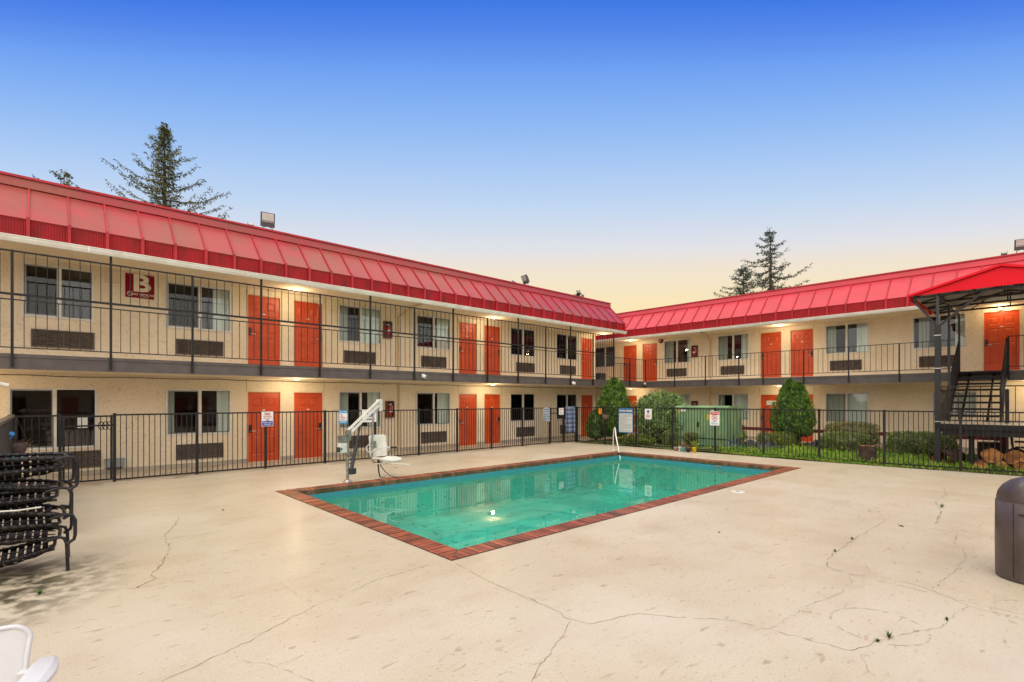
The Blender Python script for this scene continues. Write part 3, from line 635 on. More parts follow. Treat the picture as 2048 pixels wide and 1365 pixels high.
lp_ = [(-.50,FV),(.245,FV),(1.146,FV),(2.725,FV),(4.29,FV),(5.88,FV),(7.44,FV),(9.0,FV),(10.55,FV),(12.12,FV),(13.71,FV),(15.255,FV),(16.154,FV),(16.86,FV-.05)]
fence('black metal picket fence along the left wing walkway', lp_, [1.53]*14, gates=(1, 11))
rp_ = [(17.0,12.7),(17.15,11.3),(17.23,9.78),(17.18,8.12),(17.28,6.54),(17.24,4.91),(17.17,3.28),(17.45,1.71),(17.55,.1),(17.6,-1.5),(17.7,-3.1)]
fence('black metal picket fence between the pool deck and the garden', [(16.90,14.1)]+rp_, [1.53,1.54]+[1.55]*9+[1.56])
# gates
def gate(label, x0, x1, bar_to):
    g = thing('fence_gate', label, 'gate', (x0+.03, FV, 0)); W = x1-x0-.06
    mb = MB(); picket_run(mb, (0,0), (W,0), .1, 1.49, .108, .015); mb.obj('picket_panel', rail_black, g)
    for x in (.025, W-.025):
        mb = MB(); mb.box(x-.02, x+.02, -.022, .022, .09, 1.515); mb.obj('stile', rail_black, g)
    mb = MB(); mb.box(0, W, -.016, .016, 1.27, 1.305); mb.obj('cross_bar', rail_black, g)
    return g, W
g1, W1 = gate('black picket gate with ringed latch at the left end of the fence', .245, 1.146, 1)
mb = MB()
for cx in (-.07, 0.0, .07):
    mb.tube([(W1-.13+cx+.05*math.cos(a), -.025, 1.285+.085*math.sin(a)) for a in [2*PI*k/18 for k in range(19)]], .009, 6)
mb.obj('latch', rail_black, g1)
g2, W2 = gate('narrow black picket gate near the far fence corner', 15.255, 16.154, 1)

def railing(label, parent_loc, rz, segs, posts, deck_y):
    f = thing('balcony_railing', label, 'railing', parent_loc, rz)
    for a, b_, tall in segs:
        mb = MB(); picket_run(mb, (a,deck_y), (b_,deck_y), 2.895, 3.85, .167, .013, (.022,.018), toprail=.024)
        if tall: picket_run(mb, (a,deck_y), (b_,deck_y), 3.96, 4.82, .167, .013, (.045,.03), toprail=.03)
        mb.obj('picket_panel', rail_black, f)
    for x, zt, w_ in posts:
        mb = MB(); mb.box(x-w_/2, x+w_/2, deck_y-w_/2-.0, deck_y+w_/2, 2.50, zt)
        mb.obj('post', rail_black, f)
    return f
st = 1.545; px_ = [-8.19+i*st for i in range(19)]     # ... -.466, 1.076 ... 19.53
lx = [-.466-5*st+i*st for i in range(19)]
ly = deck_y_l = 14.2-WV-.045
segs = [(lx[i], lx[i+1], True) for i in range(18)]
posts = [(x, (5.07 if (i % 2 == 0) else 4.84), .045) for i, x in enumerate(lx)]
# tall posts are every second one, counted so that 1.08 and 19.53 carry the roof
posts = [(x, (5.071 if abs(((x-1.08)/st) % 2-0) < .1 or abs(((x-1.08)/st) % 2-2) < .1 else 4.84), .045) for x in lx]
end = lx[-1]
segs += [(end, 20.95, False), (20.95, 22.31, False)]; posts += [(20.95, 3.86, .035)]
railing('two tier black picket railing along the left wing balcony', (0,WV,0), 0, segs, posts, ly)
vs = [14.155,12.55,11.0,9.476,8.459,6.905,5.365,3.823,2.35]
ry = -1.75-.045
segs = [(-vs[i], -vs[i+1], False) for i in range(len(vs)-1)]; posts = [(-v, 3.86, .04) for v in vs[:-1]]
railing('low black picket railing along the right wing balcony up to the stair', (24.1,0,0), R(-90), segs, posts, ry)
segs = [(-1.05, .5, False), (.5, 2.05, False), (2.05, 3.6, False), (3.6, 5.2, False)]; posts = [(x, 3.86, .045) for x in (-1.05,.5,2.05,3.6,5.2)]
railing('low black picket railing right of the covered stair at the last orange door', (24.1,0,0), R(-90), segs, posts, ry)
# inner landing railing and stair of the passage between the wings
ps = thing('passage_stair', 'brown stair stringer and short railing in the passage between the two wings', 'stair', (21.0,16.4,0))
mb = MB(); mb.bar((-.3,.9,4.2), (1.25,.6,2.85), .06, .26); mb.obj('stringer', mat('stringer_brown', (.16,.09,.05), .6), ps)
mb = MB(); mb.box(.75, 1.3, .2, .7, 2.78, 3.28); mb.obj('step_box', rail_lite, ps)
mb = MB(); picket_run(mb, (.6,-.9), (1.30,-1.3), 2.85, 3.72, .15, .013, (.022,.018)); mb.box(1.28,1.32,-1.32,-1.28,2.78,3.74); mb.obj('railing', rail_black, ps)
mb = MB(); mb.box(-.55, 1.34, -.53, 3.4, 2.50, 2.74); mb.obj('landing', deck_brown, ps)

# ------------------------------------------------------------------ lights under the ceilings
lamp_m = mat('lamp_lit', (1,.95,.8), .5, emit=(1,.88,.66,3.5)); base_m = mat('lamp_base', (.7,.66,.58), .5)
def ceiling_light(loc, label, power, visible=True):
    o = thing('ceiling_light', label, 'ceiling light', loc, group='round ceiling lights over the door pairs')
    mb = MB(); mb.lathe([(.0,0),(.085,-.001),(.095,-.02),(.09,-.028)], seg=20); mb.obj('base', base_m, o)
    mb = MB(); mb.lathe([(.088,-.028),(.08,-.034),(.05,-.038),(0,-.039)], seg=20); mb.obj('diffuser', lamp_m, o)
    ld = bpy.data.lights.new('bulb', 'POINT'); ld.energy = power; ld.color = (1,.80,.50); ld.shadow_soft_size = .06
    lo = bpy.data.objects.new('bulb', ld); C.objects.link(lo); lo.parent = o; lo.location = (0,0,-.24)
ULX = [(5.41, 'above the leftmost upper door pair'), (12.97, 'above the middle upper door pair'), (20.0, 'by the last upper door')]
for x, s_ in ULX: ceiling_light((x, 15.1, 5.07), 'lit round ceiling light under the roof eave '+s_, 18)
for x, s_ in ((5.41, 'above the leftmost ground floor door pair'), (12.97, 'above the middle ground floor door pair'), (-1.6, 'left of the widest ground floor window')): ceiling_light((x, 15.1, 2.468), 'lit round ceiling light under the balcony '+s_, 21)
for v, s_ in ((15.7, 'over the corner door pair'), (8.17, 'over the middle right door pair')): ceiling_light((23.3, v, 5.07), 'lit round ceiling light under the eave '+s_, 18)
for v, s_ in ((15.7, 'behind the rounded arborvitae'), (8.17, 'behind the pointed twin arborvitae'), (.55, 'under the deck right of the covered stair')): ceiling_light((23.3, v, 2.468), 'lit round ceiling light on the ground floor '+s_, 21)
wl_ = thing('wall_lamp', 'small lit wall lamp above the orange door by the stair canopy', 'wall lamp', (24.08,1.33,5.0))
mb = MB(); mb.box(-.04,0,-.05,.05,-.07,.07); mb.obj('base', base_m, wl_)
mb = MB(); mb.lathe([(0,.07),(.045,.05),(.06,0),(.045,-.05),(0,-.07)], c=(-.09,0,-.02), seg=16); mb.obj('globe', mat('lamp_globe', (.9,.75,.45), .5, emit=(1,.72,.35,3)), wl_)
ld = bpy.data.lights.new('bulb', 'POINT'); ld.energy = 16; ld.color = (1,.78,.45); ld.shadow_soft_size = .06
lo = bpy.data.objects.new('bulb', ld); C.objects.link(lo); lo.parent = wl_; lo.location = (-.22,0,-.02)

# flood lights on the roofs
hous = mat('floodlight_housing', (.06,.055,.055), .5); lens_m = mat('floodlight_lens', (.42,.40,.38), .2, (.5,.46,.44), 8, spec=.8)
def flood(loc, rz, s, label, tilt=35):
    o = thing('flood_light', label, 'flood light', loc, rz); M = Matrix.Translation((0,0,.13*s)) @ Matrix.Rotation(R(tilt), 4, 'X')
    mb = MB(); mb.box(-.19*s,.19*s,-.03*s,.05*s,0,.40*s, M=M)
    for k in range(9): mb.box((-.17+k*.042)*s,(-.155+k*.042)*s,.05*s,.085*s,.04*s,.32*s, M=M)
    mb.obj('housing', hous, o)
    mb = MB(); mb.box(-.16*s,.16*s,-.036*s,-.031*s,.17*s,.38*s, M=M); mb.obj('lens', lens_m, o)
    mb = MB()
    for k in range(8): mb.box((-.15+k*.04)*s,(-.132+k*.04)*s,-.036*s,-.031*s,.13*s,.155*s, M=M)
    mb.obj('diodes', plate_white, o)
    mb = MB(); mb.tube([(-.13*s,0,0),(-.13*s,0,.1*s),(-.05*s,0,.13*s)], .012*s, 6); mb.tube([(.13*s,0,0),(.13*s,0,.1*s),(.05*s,0,.13*s)], .012*s, 6); mb.box(-.15*s,.15*s,-.03,.03,-.01,.005); mb.obj('bracket', hous, o)
flood((4.62,15.12,6.6), R(-8), .95, 'large square flood light on the left roof edge', 8)
flood((4.19,15.12,6.6), R(-8), .38, 'tiny lamp on a stalk left of the large roof flood light', -50)
flood((14.83,15.12,6.6), R(-100), .9, 'flood light seen edge on near the far end of the left roof', 25)
flood((14.2,15.12,6.6), R(10), .4, 'tiny lamp on the far part of the left roof', -50)
flood((23.25,.80,6.6), R(-75), .85, 'dark flood light on the right roof at the picture edge', 8)
flood((23.25,1.2,6.6), R(-90), .4, 'tiny lamp on the right roof edge above the canopy', -50)

# security cameras
cam_w = mat('camera_white', (.8,.79,.76), .35); 
def seccam(loc, rz, label):
    o = thing('security_camera', label, 'security camera', loc, rz)
    mb = MB(); mb.lathe([(0,.03),(.05,.028),(.055,0),(.05,-.02),(0,-.022)], seg=16); mb.obj('mount', cam_w, o)
    mb = MB(); mb.tube([(0,.03,-.03),(0,-.02,-.045),(0,-.12,-.07)], [.045,.055,.052], 14); mb.obj('body', cam_w, o)
    mb = MB(); mb.tube([(0,-.118,-.07),(0,-.127,-.072)], .036, 14); mb.obj('lens', lock_black, o)
seccam((9.09,14.08,2.66), R(20), 'white security camera on the left balcony fascia')
seccam((22.2,14.12,2.68), R(-50), 'white security camera at the inner balcony corner')
seccam((16.62,14.10,2.60), R(20), 'small white security camera near the far end of the left balcony')

# ------------------------------------------------------------------ writing
def text_mesh(txt, size, material, parent, loc, rz=0, bold=0.0, name='lettering', align='CENTER', depth=.0015, xs=1.0):
    cu = bpy.data.curves.new(name, 'FONT'); cu.body = txt; cu.size = size; cu.align_x = align; cu.align_y = 'CENTER'; cu.extrude = depth; cu.offset = bold; cu.resolution_u = 3
    ob = bpy.data.objects.new(name, cu); C.objects.link(ob)
    dg = bpy.context.evaluated_depsgraph_get(); me = bpy.data.meshes.new_from_object(ob.evaluated_get(dg)); bpy.data.objects.remove(ob)
    me.materials.clear(); me.materials.append(material)
    o = bpy.data.objects.new(name, me); C.objects.link(o); o.parent = parent; o.location = loc; o.rotation_euler = (R(90), 0, rz); o.scale = (xs, 1, 1)
    return o
ink_red = mat('ink_red', (.5,.02,.03), .5); ink_blue = mat('ink_blue', (.02,.04,.38), .5); ink_teal = mat('ink_light_blue', (.02,.30,.62), .5); ink_black = mat('ink_black', (.02,.02,.02), .5)
ink_navy = mat('ink_pool_blue', (.01,.10,.30), .5); sign_w = mat('sign_white', (.78,.78,.78), .4); sign_red = mat('sign_crimson', (.23,.003,.012), .5, spec=.15); ink_grey = mat('ink_grey', (.25,.27,.28), .5); cream_ink = mat('ink_cream', (.80,.72,.58), .5)
def plate(parent, w_, h_, material, name='plate', y=0., x=0., z=0., t=.004, r=.012):
    mb = MB(); pts = []
    for cx, cz, a0 in ((w_/2-r,h_/2-r,0),(-w_/2+r,h_/2-r,90),(-w_/2+r,-h_/2+r,180),(w_/2-r,-h_/2+r,270)):
        for k in range(4): a = R(a0+k*30); pts.append((x+cx+r*math.cos(a), z+cz+r*math.sin(a)))
    n = len(pts); vs_ = [(p[0], y, p[1]) for p in pts]+[(p[0], y+t, p[1]) for p in pts]
    mb.mesh_(vs_, [tuple(range(n)), tuple(range(2*n-1, n-1, -1))]+[(i, n+i, n+(i+1) % n, (i+1) % n) for i in range(n)])
    return mb.obj(name, material, parent)
def lines(parent, material, x0, x1, z0, z1, n, y=-.0045, seed=1, name='fine_print', full=False):
    rs = random.Random(seed); mb = MB(); st_ = (z1-z0)/n
    for i in range(n):
        z = z1-(i+.5)*st_; x = x0; xe = x1 if full or rs.random() > .35 else x0+(x1-x0)*rs.uniform(.3, .8)
        while x < xe-.005:
            l_ = min(rs.uniform(.02, .06), xe-x); mb.box(x, x+l_, y, y+.0015, z-st_*.22, z+st_*.22); x += l_+.009
    return mb.obj(name, material, parent)
# building letter
sb = thing('building_sign', 'red sign with a big white B and a no smoking mark by the upper windows', 'sign', (1.79,WV-.012,4.73))
plate(sb, .60, .60, sign_red); text_mesh('B', .58, cream_ink, sb, (.03,-.004,.055), bold=.02, xs=1.15)
text_mesh('NO SMOKING', .072, cream_ink, sb, (.075,-.004,-.21), bold=.001); text_mesh('IN ROOMS', .04, cream_ink, sb, (.09,-.004,-.262)).name = 'lettering'
mb = MB(); mb.tube([(-.205+.052*math.cos(a), -.004, -.205+.052*math.sin(a)) for a in [2*PI*k/20 for k in range(21)]], .006, 6, caps=False); mb.bar((-.24,-.004,-.17),(-.17,-.004,-.24), .01, .004, up=(0,1,0)); mb.obj('no_smoking_mark', plate_white, sb)
# junction cover beside it
jb = thing('cover_panel', 'cream painted cover panel left of the big letter sign', 'panel', (1.24,WV-.02,4.87)); plate(jb, .32, .29, stucco_trim, t=.02); mb = MB(); mb.box(-.17,.17,.008,.0195,-.155,.155); mb.obj('rim', stucco, jb)
# no lifeguard sign on the left fence
s1 = thing('warning_sign', 'white and blue no lifeguard on duty sign on the left fence', 'sign', (4.32,FV-.05,1.345))
plate(s1, .29, .385, sign_w); plate(s1, .265, .125, ink_blue, 'blue_field', y=-.003, z=-.118)
text_mesh('NO', .085, ink_red, s1, (0,-.004,.13), bold=.003); text_mesh('LIFEGUARD', .042, ink_red, s1, (0,-.004,.065)); text_mesh('ON DUTY', .042, ink_red, s1, (0,-.004,.018)); text_mesh('SWIM AT YOUR', .032, plate_white, s1, (0,-.0045,-.095), bold=.001); text_mesh('OWN RISK', .038, plate_white, s1, (0,-.0045,-.142), bold=.001)
mb = MB(); mb.box(-.02,.02,-.003,-.001,-.045,-.02); mb.tube([(-.03,-.004,-.05),(.0,-.004,-.025),(.035,-.004,-.012)], .006, 6); mb.obj('swimmer_mark', ink_black, s1)
# light blue sign
s2_ = thing('notice_sign', 'light blue pool sign left of the pool lift on the fence', 'sign', (6.40,FV-.05,1.35))
plate(s2_, .27, .385, ink_teal, r=.03); plate(s2_, .235, .22, sign_w, 'white_field', y=-.003, z=.0); text_mesh('POOL RULES', .042, plate_white, s2_, (0,-.004,.15), bold=.001); lines(s2_, ink_red, -.09,.09,-.09,.09,4, y=-.006, seed=4); lines(s2_, plate_white, -.1,.1,-.17,-.125,2, seed=5)
# big white no jumping sign
s3 = thing('notice_sign', 'white no diving no jumping sign behind the pool lift arm', 'sign', (7.22,FV-.05,1.365))
plate(s3, .47, .38, sign_w); text_mesh('NO DIVING', .055, ink_red, s3, (0,-.004,.14)); plate(s3, .2, .13, ink_blue, 'pictogram', y=-.003, z=.02, x=.02); text_mesh('NO JUMPING', .062, ink_black, s3, (0,-.004,-.11), bold=.002)
mb = MB(); mb.tube([(-.04,-.005,.05),(.0,-.005,.03),(.05,-.005,.0)], .008, 6); mb.tube([(-.05,-.005,-.02),(.09,-.005,-.02)], .005, 6); mb.obj('diver_mark', plate_white, s3)
s4 = thing('notice_sign', 'small white paper notice on the far gate of the left fence', 'sign', (15.93,FV-.05,1.36)); plate(s4, .29, .28, sign_w); lines(s4, ink_red, -.1,.1,.05,.11,1, seed=2); lines(s4, ink_grey, -.11,.11,-.11,.04,5, seed=3)
RU = R(-90)
def rsign(name, label, w_, h_, v, z, m, u=17.12, r=.012):
    o = thing(name, label, 'sign', (u, v, z), RU); plate(o, w_, h_, m, r=r); return o
s5 = rsign('marker_sign', 'small orange sign on the fence in front of the rounded arborvitae', .165, .27, 12.94, 1.39, mat('sign_orange', (.85,.30,.01), .4), 16.98); lines(s5, ink_black, -.02,.02,.0,.07,3, seed=7)
s6 = rsign('pool_rules_sign', 'tall pool rules board with blue header on the fence', .67, .98, 11.73, 1.02, mat('sign_blue_frame', (.05,.22,.42), .4), 17.06, r=.05)
plate(s6, .62, .74, mat('sign_pale', (.56,.60,.62), .35), 'white_field', y=-.003, z=-.085, r=.03); plate(s6, .62, .15, ink_navy, 'header', y=-.003, z=.385); text_mesh('POOL RULES', .105, plate_white, s6, (0,-.004,.385), bold=.003); lines(s6, ink_grey, -.27,.27,-.43,.26,22, y=-.0045, seed=9)
s7 = rsign('notice_sign', 'narrow white sign with blue hand mark and red lines on the fence', .30, .40, 10.74, 1.30, sign_w, 17.12)
mb = MB(); mb.box(-.05,.05,-.003,-.001,.08,.14); mb.box(-.04,-.01,-.003,-.001,.02,.08); mb.box(.01,.04,-.003,-.001,.02,.08); mb.obj('figure_mark', ink_blue, s7); lines(s7, ink_red, -.1,.1,-.17,-.02,5, seed=12)
s8 = rsign('warning_sign', 'white sign with red attention header and prohibition ring before the green cabinet', .35, .49, 8.11, 1.20, sign_w, 17.12, r=.03)
plate(s8, .33, .10, ink_red, 'header', y=-.003, z=.18, r=.02); text_mesh('ATTENTION', .055, plate_white, s8, (0,-.0045,.18), bold=.001)
mb = MB(); mb.tube([(.095*math.cos(a), -.004, .03+.095*math.sin(a)) for a in [2*PI*k/24 for k in range(25)]], .008, 6, caps=False); mb.tube([(-.066,-.004,.096),(.066,-.004,-.036)], .007, 6); mb.obj('prohibition_ring', ink_red, s8)
mb = MB(); mb.bar((-.04,-.003,-.02),(.03,-.003,.07), .02, .003, up=(0,1,0)); mb.bar((.0,-.003,-.0),(.05,-.003,.03), .012, .003, up=(0,1,0)); mb.obj('figure_mark', ink_black, s8); lines(s8, ink_black, -.05,.05,-.12,-.08,1, seed=31, full=True); lines(s8, ink_teal, -.11,.11,-.21,-.13,3, seed=32)

s9 = thing('notice_sign', 'white paper notice with one line of print on a ground floor orange door', 'sign', (24.14,8.80,1.71), RU); plate(s9, .42, .20, sign_w); lines(s9, ink_grey, -.16,.16,-.025,.035,1, seed=33, full=True)
s10 = thing('paper_notice', 'small blank white paper in the widest ground floor window', 'paper', (.68,WV+.018,1.30)); plate(s10, .19, .25, sign_w); lines(s10, sign_w, -.05,.05,-.05,.05,1, seed=34)
# fire extinguisher cabinets, alarm bell, boxes
cab_m = mat('cabinet_brown', (.13,.035,.025), .5); cab_in = mat('cabinet_dark', (.02,.015,.015), .6); ext_red = mat('extinguisher_red', (.55,.015,.015), .3)
def extinguisher(loc, rz, label):
    o = thing('fire_extinguisher_cabinet', label, 'fire extinguisher', loc, rz)
    mb = MB(); mb.box(-.15,.15,-.02,-.001,-.29,.29); mb.obj('backing', cab_in, o)
    mb = MB(); mb.box(-.15,-.11,-.11,-.021,-.29,.29); mb.box(.11,.15,-.11,-.021,-.29,.29); mb.box(-.109,.109,-.11,-.021,.25,.29); mb.box(-.109,.109,-.11,-.021,-.29,-.25); mb.obj('case', cab_m, o)
    mb = MB(); mb.lathe([(0,-.24),(.06,-.235),(.06,.05),(.045,.09),(.02,.11),(.018,.15)], c=(0,-.075,0), seg=14); mb.obj('cylinder', ext_red, o)
    mb = MB(); mb.box(-.05,.05,-.137,-.134,-.1,-.02); mb.bar((-.06,-.08,.16),(.06,-.08,.19), .02); mb.tube([(.02,-.08,.15),(.08,-.09,.1),(.075,-.09,-.1)], .01, 6); mb.obj('valve', plate_white, o)
extinguisher((8.76,WV-.001,4.28), 0, 'brown fire extinguisher cabinet on the upper wall right of a window, left wing')
extinguisher((8.84,WV-.001,1.52), 0, 'open brown fire extinguisher cabinet on the ground floor wall, left wing')
extinguisher((24.099,12.42,4.29), RU, 'brown fire extinguisher cabinet on the upper wall of the right wing')
extinguisher((24.099,12.42,1.50), RU, 'brown fire extinguisher cabinet above the green cabinet, right wing')
be = thing('alarm_bell', 'round dark red alarm bell on the upper wall of the right wing', 'alarm bell', (24.098,14.34,4.99), RU)
mb = MB(); M = Matrix.Rotation(R(90), 4, 'X'); b2 = MB(); b2.lathe([(.14,0),(.135,.04),(.11,.075),(.05,.09),(0,.092)], seg=24); b2.v = [tuple(M @ Vector(v)) for v in b2.v]; b2.obj('gong', mat('bell_red', (.18,.012,.014), .35), be)
b2 = MB(); b2.lathe([(.03,.09),(.028,.11),(0,.112)], seg=12); b2.v = [tuple(M @ Vector(v)) for v in b2.v]; b2.obj('hub', chrome, be)
eb = thing('electrical_box', 'grey electrical box low on the left wall behind the gate post', 'electrical box', (1.28,WV-.001,.28))
mb = MB(); mb.box(-.19,.19,-.11,-.013,-.09,.11); mb.box(-.2,.2,-.12,-.012,.111,.125); mb.obj('body', mat('box_grey', (.26,.29,.30), .45), eb)
mb = MB(); mb.box(-.15,.15,-.07,-.02,-.13,-.091); mb.obj('socket', ac_m, eb)
# downpipes and cables
def pipe(name, label, pts, r, m, cat='pipe'):
    o = MB(); o.tube(pts, r, 8); return tag(o.obj(name, m), label, cat)
pipe('downpipe', 'cream painted downpipe on the ground floor wall of the left wing', [(9.2,WV-.05,2.44),(9.2,WV-.05,.04)], .035, pipe_m)
pipe('downpipe', 'cream downpipe with elbow under the eave of the left wing', [(9.2,14.4,5.03),(9.2,15.0,4.98),(9.18,WV-.06,4.78),(9.18,WV-.05,2.88)], .035, pipe_m)
pipe('downpipe', 'cream downpipe with elbow on the upper wall of the right wing', [(22.7,11.45,5.03),(23.4,11.5,4.98),(24.03,11.6,4.80),(24.04,11.6,2.80)], .04, pipe_m)
pipe('downpipe', 'curved cream downpipe on the ground floor wall of the right wing', [(22.9,11.2,2.43),(23.6,11.4,2.36),(24.02,11.6,2.1),(24.05,11.6,.05)], .04, pipe_m)
rs = random.Random(2)
pts = [(-8+i*.55, WV-.03-.02, 2.42-.02*abs(math.sin(i*.9))-rs.uniform(0,.012)) for i in range(52)]
pipe('cable', 'thin dark cable running under the left balcony', [p for p in pts if p[0] < 20.3], .009, wire_m, 'cable')
pipe('cable', 'thin pale cable sagging under the right balcony', [(22.5, 13.4-i*.55, 2.452-.03*abs(math.sin(i*.7))) for i in range(30)], .009, base_m, 'cable')

# blue towels on the left fence
towel_m = mat('towel_blue', (.14,.18,.30), .9, (.16,.20,.30), 4.0, rndv=.6)
def towel(x0, x1, z0, z1, label, m):
    mb = MB(); n = 24
    for i in range(n):
        for j in range(6):
            f = lambda i_, j_: (x0+(x1-x0)*i_/n, FV-.045-.016*math.sin(i_*1.1+j_*.15)*(.3+j_/6)-.01, z1-(z1-z0)*j_/6)
            mb.face([f(i,j+1), f(i+1,j+1), f(i+1,j), f(i,j)], ((i//2) % 2)*.9, True)
    b = mb.obj('towel', m); md = b.modifiers.new('s', 'SOLIDIFY'); md.thickness = .006; tag(b, label, 'towel')
towel(16.18, 16.80, .45, 1.56, 'wide striped blue towel hanging near the far fence corner', towel_m)
towel(14.85, 15.20, .95, 1.53, 'narrow faded blue towel hanging left of the small far gate', mat('towel_faded', (.26,.31,.38), .9, (.34,.38,.42), 6))


# ------------------------------------------------------------------ pool lift
lift = thing('pool_lift', 'white and steel pool lift with hanging plastic seat beside the pool', 'pool lift', (5.02,10.88,0), R(17))
lift_w = mat('lift_white', (.76,.75,.70), .35, (.66,.64,.58), 9); act_m = mat('actuator_grey', (.035,.04,.045), .45); strap_b = mat('strap_black', (.02,.02,.022), .8)
mb = MB(); mb.tube([(0,0,0),(0,0,.55),(0,0,1.06)], [.036,.036,.036], 14); mb.lathe([(.10,0),(.10,.012),(.055,.016),(.05,.05)], seg=20); mb.obj('mast', steel_m, lift)
mb = MB(); mb.box(-.03,.06,-.055,-.035,.93,1.16); mb.box(-.03,.06,.035,.055,.93,1.16); mb.box(-.05,.03,-.034,.034,1.04,1.12); mb.tube([(.02,-.07,1.11),(.02,.07,1.11)], .02, 10); mb.obj('bracket', steel_m, lift)
for s_ in (-.03, .03):
    mb = MB(); mb.tube([(.02,s_,1.165),(1.0,s_,1.86)], .014, 10); mb.tube([(.05,s_,1.075),(.97,s_,1.72)], .016, 10); mb.obj('arm', lift_w, lift)
mb = MB(); mb.box(.93,1.03,-.06,-.052,1.58,1.86); mb.box(.93,1.03,.052,.06,1.58,1.86); mb.tube([(.98,-.065,1.6),(.98,.065,1.6)], .018, 10); mb.obj('bracket', lift_w, lift)
mb = MB(); mb.tube([(.98,0,1.64),(.90,0,1.585),(.82,0,1.53),(.785,0,1.46),(.775,0,1.35),(.755,0,.9),(.745,0,.48),(.765,0,.40),(.82,0,.345),(.90,0,.33),(1.1,.03,.335)], .024, 12); mb.box(.74,.86,-.03,.03,.70,.86); mb.obj('hanger', steel_m, lift)
RL = Vector((.503,-.864,0)); VL = Vector((.864,.503,0))
W_ = RL*.34+VL*.29; F_ = RL*.42-VL*.27; O_ = Vector((.735,.08,0))
def sheet(fn, nu, nv, thick, name, m, par):
    mb = MB(); vs_ = [fn(i/nu, j/nv) for j in range(nv+1) for i in range(nu+1)]
    mb.mesh_(vs_, [(j*(nu+1)+i, j*(nu+1)+i+1, (j+1)*(nu+1)+i+1, (j+1)*(nu+1)+i) for j in range(nv) for i in range(nu)], .5, True)
    o = mb.obj(name, m, par); s = o.modifiers.new('s', 'SOLIDIFY'); s.thickness = thick; s.offset = 0; b_ = o.modifiers.new('b', 'BEVEL'); b_.width = thick*.45; b_.segments = 3; return o
def rc(u, v, r=.1):   # pull the corners of a unit sheet in
    cu, cv = abs(u-.5)*2, abs(v-.5)*2
    k = max(0, cu-(1-r))/r*max(0, cv-(1-r))/r
    return .5+(u-.5)*(1-.06*k), .5+(v-.5)*(1-.06*k)
def seat_back(u, v):
    u, v = rc(u, v, .25); p = O_+W_*u; return p+Vector((0,0,.47+.53*v))-F_*(.12*(abs(u-.5)*2)**2*-1+.05)-F_.normalized()*.05*v
sheet(seat_back, 10, 10, .035, 'backrest', lift_w, lift)
def seat_bot(u, v):
    u, v = rc(u, v, .25); p = O_+W_*u+F_*(.12+1.0*v); return p+Vector((0,0,.43+.03*(abs(u-.5)*2)**2+.05*math.sin(v*PI)*(.3)-.03*v**3+.05*math.exp(-((v-.55)/.12)**2)*math.exp(-((u-.5)/.15)**2)))
sheet(seat_bot, 12, 12, .05, 'seat', lift_w, lift)
Q = lambda r, v, z: O_+RL*r+VL*v+Vector((0,0,z))
mb = MB(); mb.tube([Q(.05,-.1,.56), Q(.12,-.14,.64), Q(.26,-.16,.71), Q(.42,-.2,.735), Q(.56,-.22,.735)], .013, 8); mb.tube([Q(.36,.28,.6), Q(.45,.2,.69), Q(.66,.1,.72)], .013, 8); mb.tube([Q(.04,0,.56), Q(-.05,-.02,.64), Q(-.07,-.02,.72), Q(.02,0,.80)], .012, 8); mb.obj('armrest', lift_w, lift)
mb = MB(); mb.tube([Q(.56,-.22,.735), Q(.72,-.24,.74)], .02, 10); mb.obj('grip', strap_b, lift)
mb = MB(); mb.tube([Q(.15,-.05,.33), Q(.6,-.2,.345), Q(1.02,-.3,.34)], .014, 8); mb.obj('footrest_bar', lift_w, lift)
def belt(pts, w_):
    mb = MB()
    for i in range(len(pts)-1):
        a_, b_ = Vector(pts[i]), Vector(pts[i+1]); mb.bar(a_, b_, w_, .004)
    mb.obj('belt', strap_b, lift)
belt([Q(.22,-.05,.42),Q(.23,-.05,.25),Q(.25,-.06,.10),Q(.28,-.07,.012),Q(.40,-.08,.008)], .045)
belt([Q(.24,-.05,.42),Q(.29,-.06,.28),Q(.40,-.07,.14),Q(.53,-.08,.045),Q(.66,-.09,.010),Q(.80,-.09,.008)], .045)
mb = MB(); mb.tube([(.355,-.02,1.26),(.19,-.05,.72)], .022, 10); mb.obj('piston', act_m, lift)
mb = MB(); mb.tube([(.215,-.045,.80),(.05,-.07,.28)], .043, 12); mb.box(.0,.14,-.13,-.0,.17,.30); mb.tube([(-.02,0,.24),(.05,0,.24)], .03, 8); mb.tube([(.0,-.05,.42),(.12,-.06,.40),(.14,-.05,.33),(.07,-.05,.3)], .008, 6); mb.obj('actuator', act_m, lift)
mb = MB(); mb.box(-.24,-.05,-.05,.05,.66,.885); mb.obj('control_box', lift_w, lift, .015)
mb = MB(); mb.box(-.262,-.241,-.045,.045,.69,.80); mb.box(-.24,-.2,-.064,-.0601,.74,.78); mb.obj('socket', act_m, lift)
mb = MB(); mb.box(-.24,-.045,-.05,.05,.90,1.06); mb.obj('battery_cover', steel_m, lift)
mb = MB(); mb.tube([(-.1,-.05,.65),(-.04,-.07,.58),(.12,-.07,.6),(.16,-.06,.5),(.08,-.05,.42)], .007, 6); mb.obj('cable', strap_b, lift)

gr = thing('grab_rail', 'bright metal grab rail at the far corner of the pool', 'hand rail', (15.35,11.1,0))
mb = MB(); mb.tube([(0,0,0),(.01,.0,.4),(0,-.03,.74),(-.03,-.07,.82),(-.09,-.13,.84),(-.15,-.2,.78),(-.25,-.3,.55),(-.62,-.74,-.16),(-.80,-.95,-.5)], .025, 12); mb.lathe([(.05,0.002),(.05,.012),(.026,.03)], seg=16); mb.obj('tube', mat('rail_polished', (.72,.71,.68), .25, metal=.6), gr)

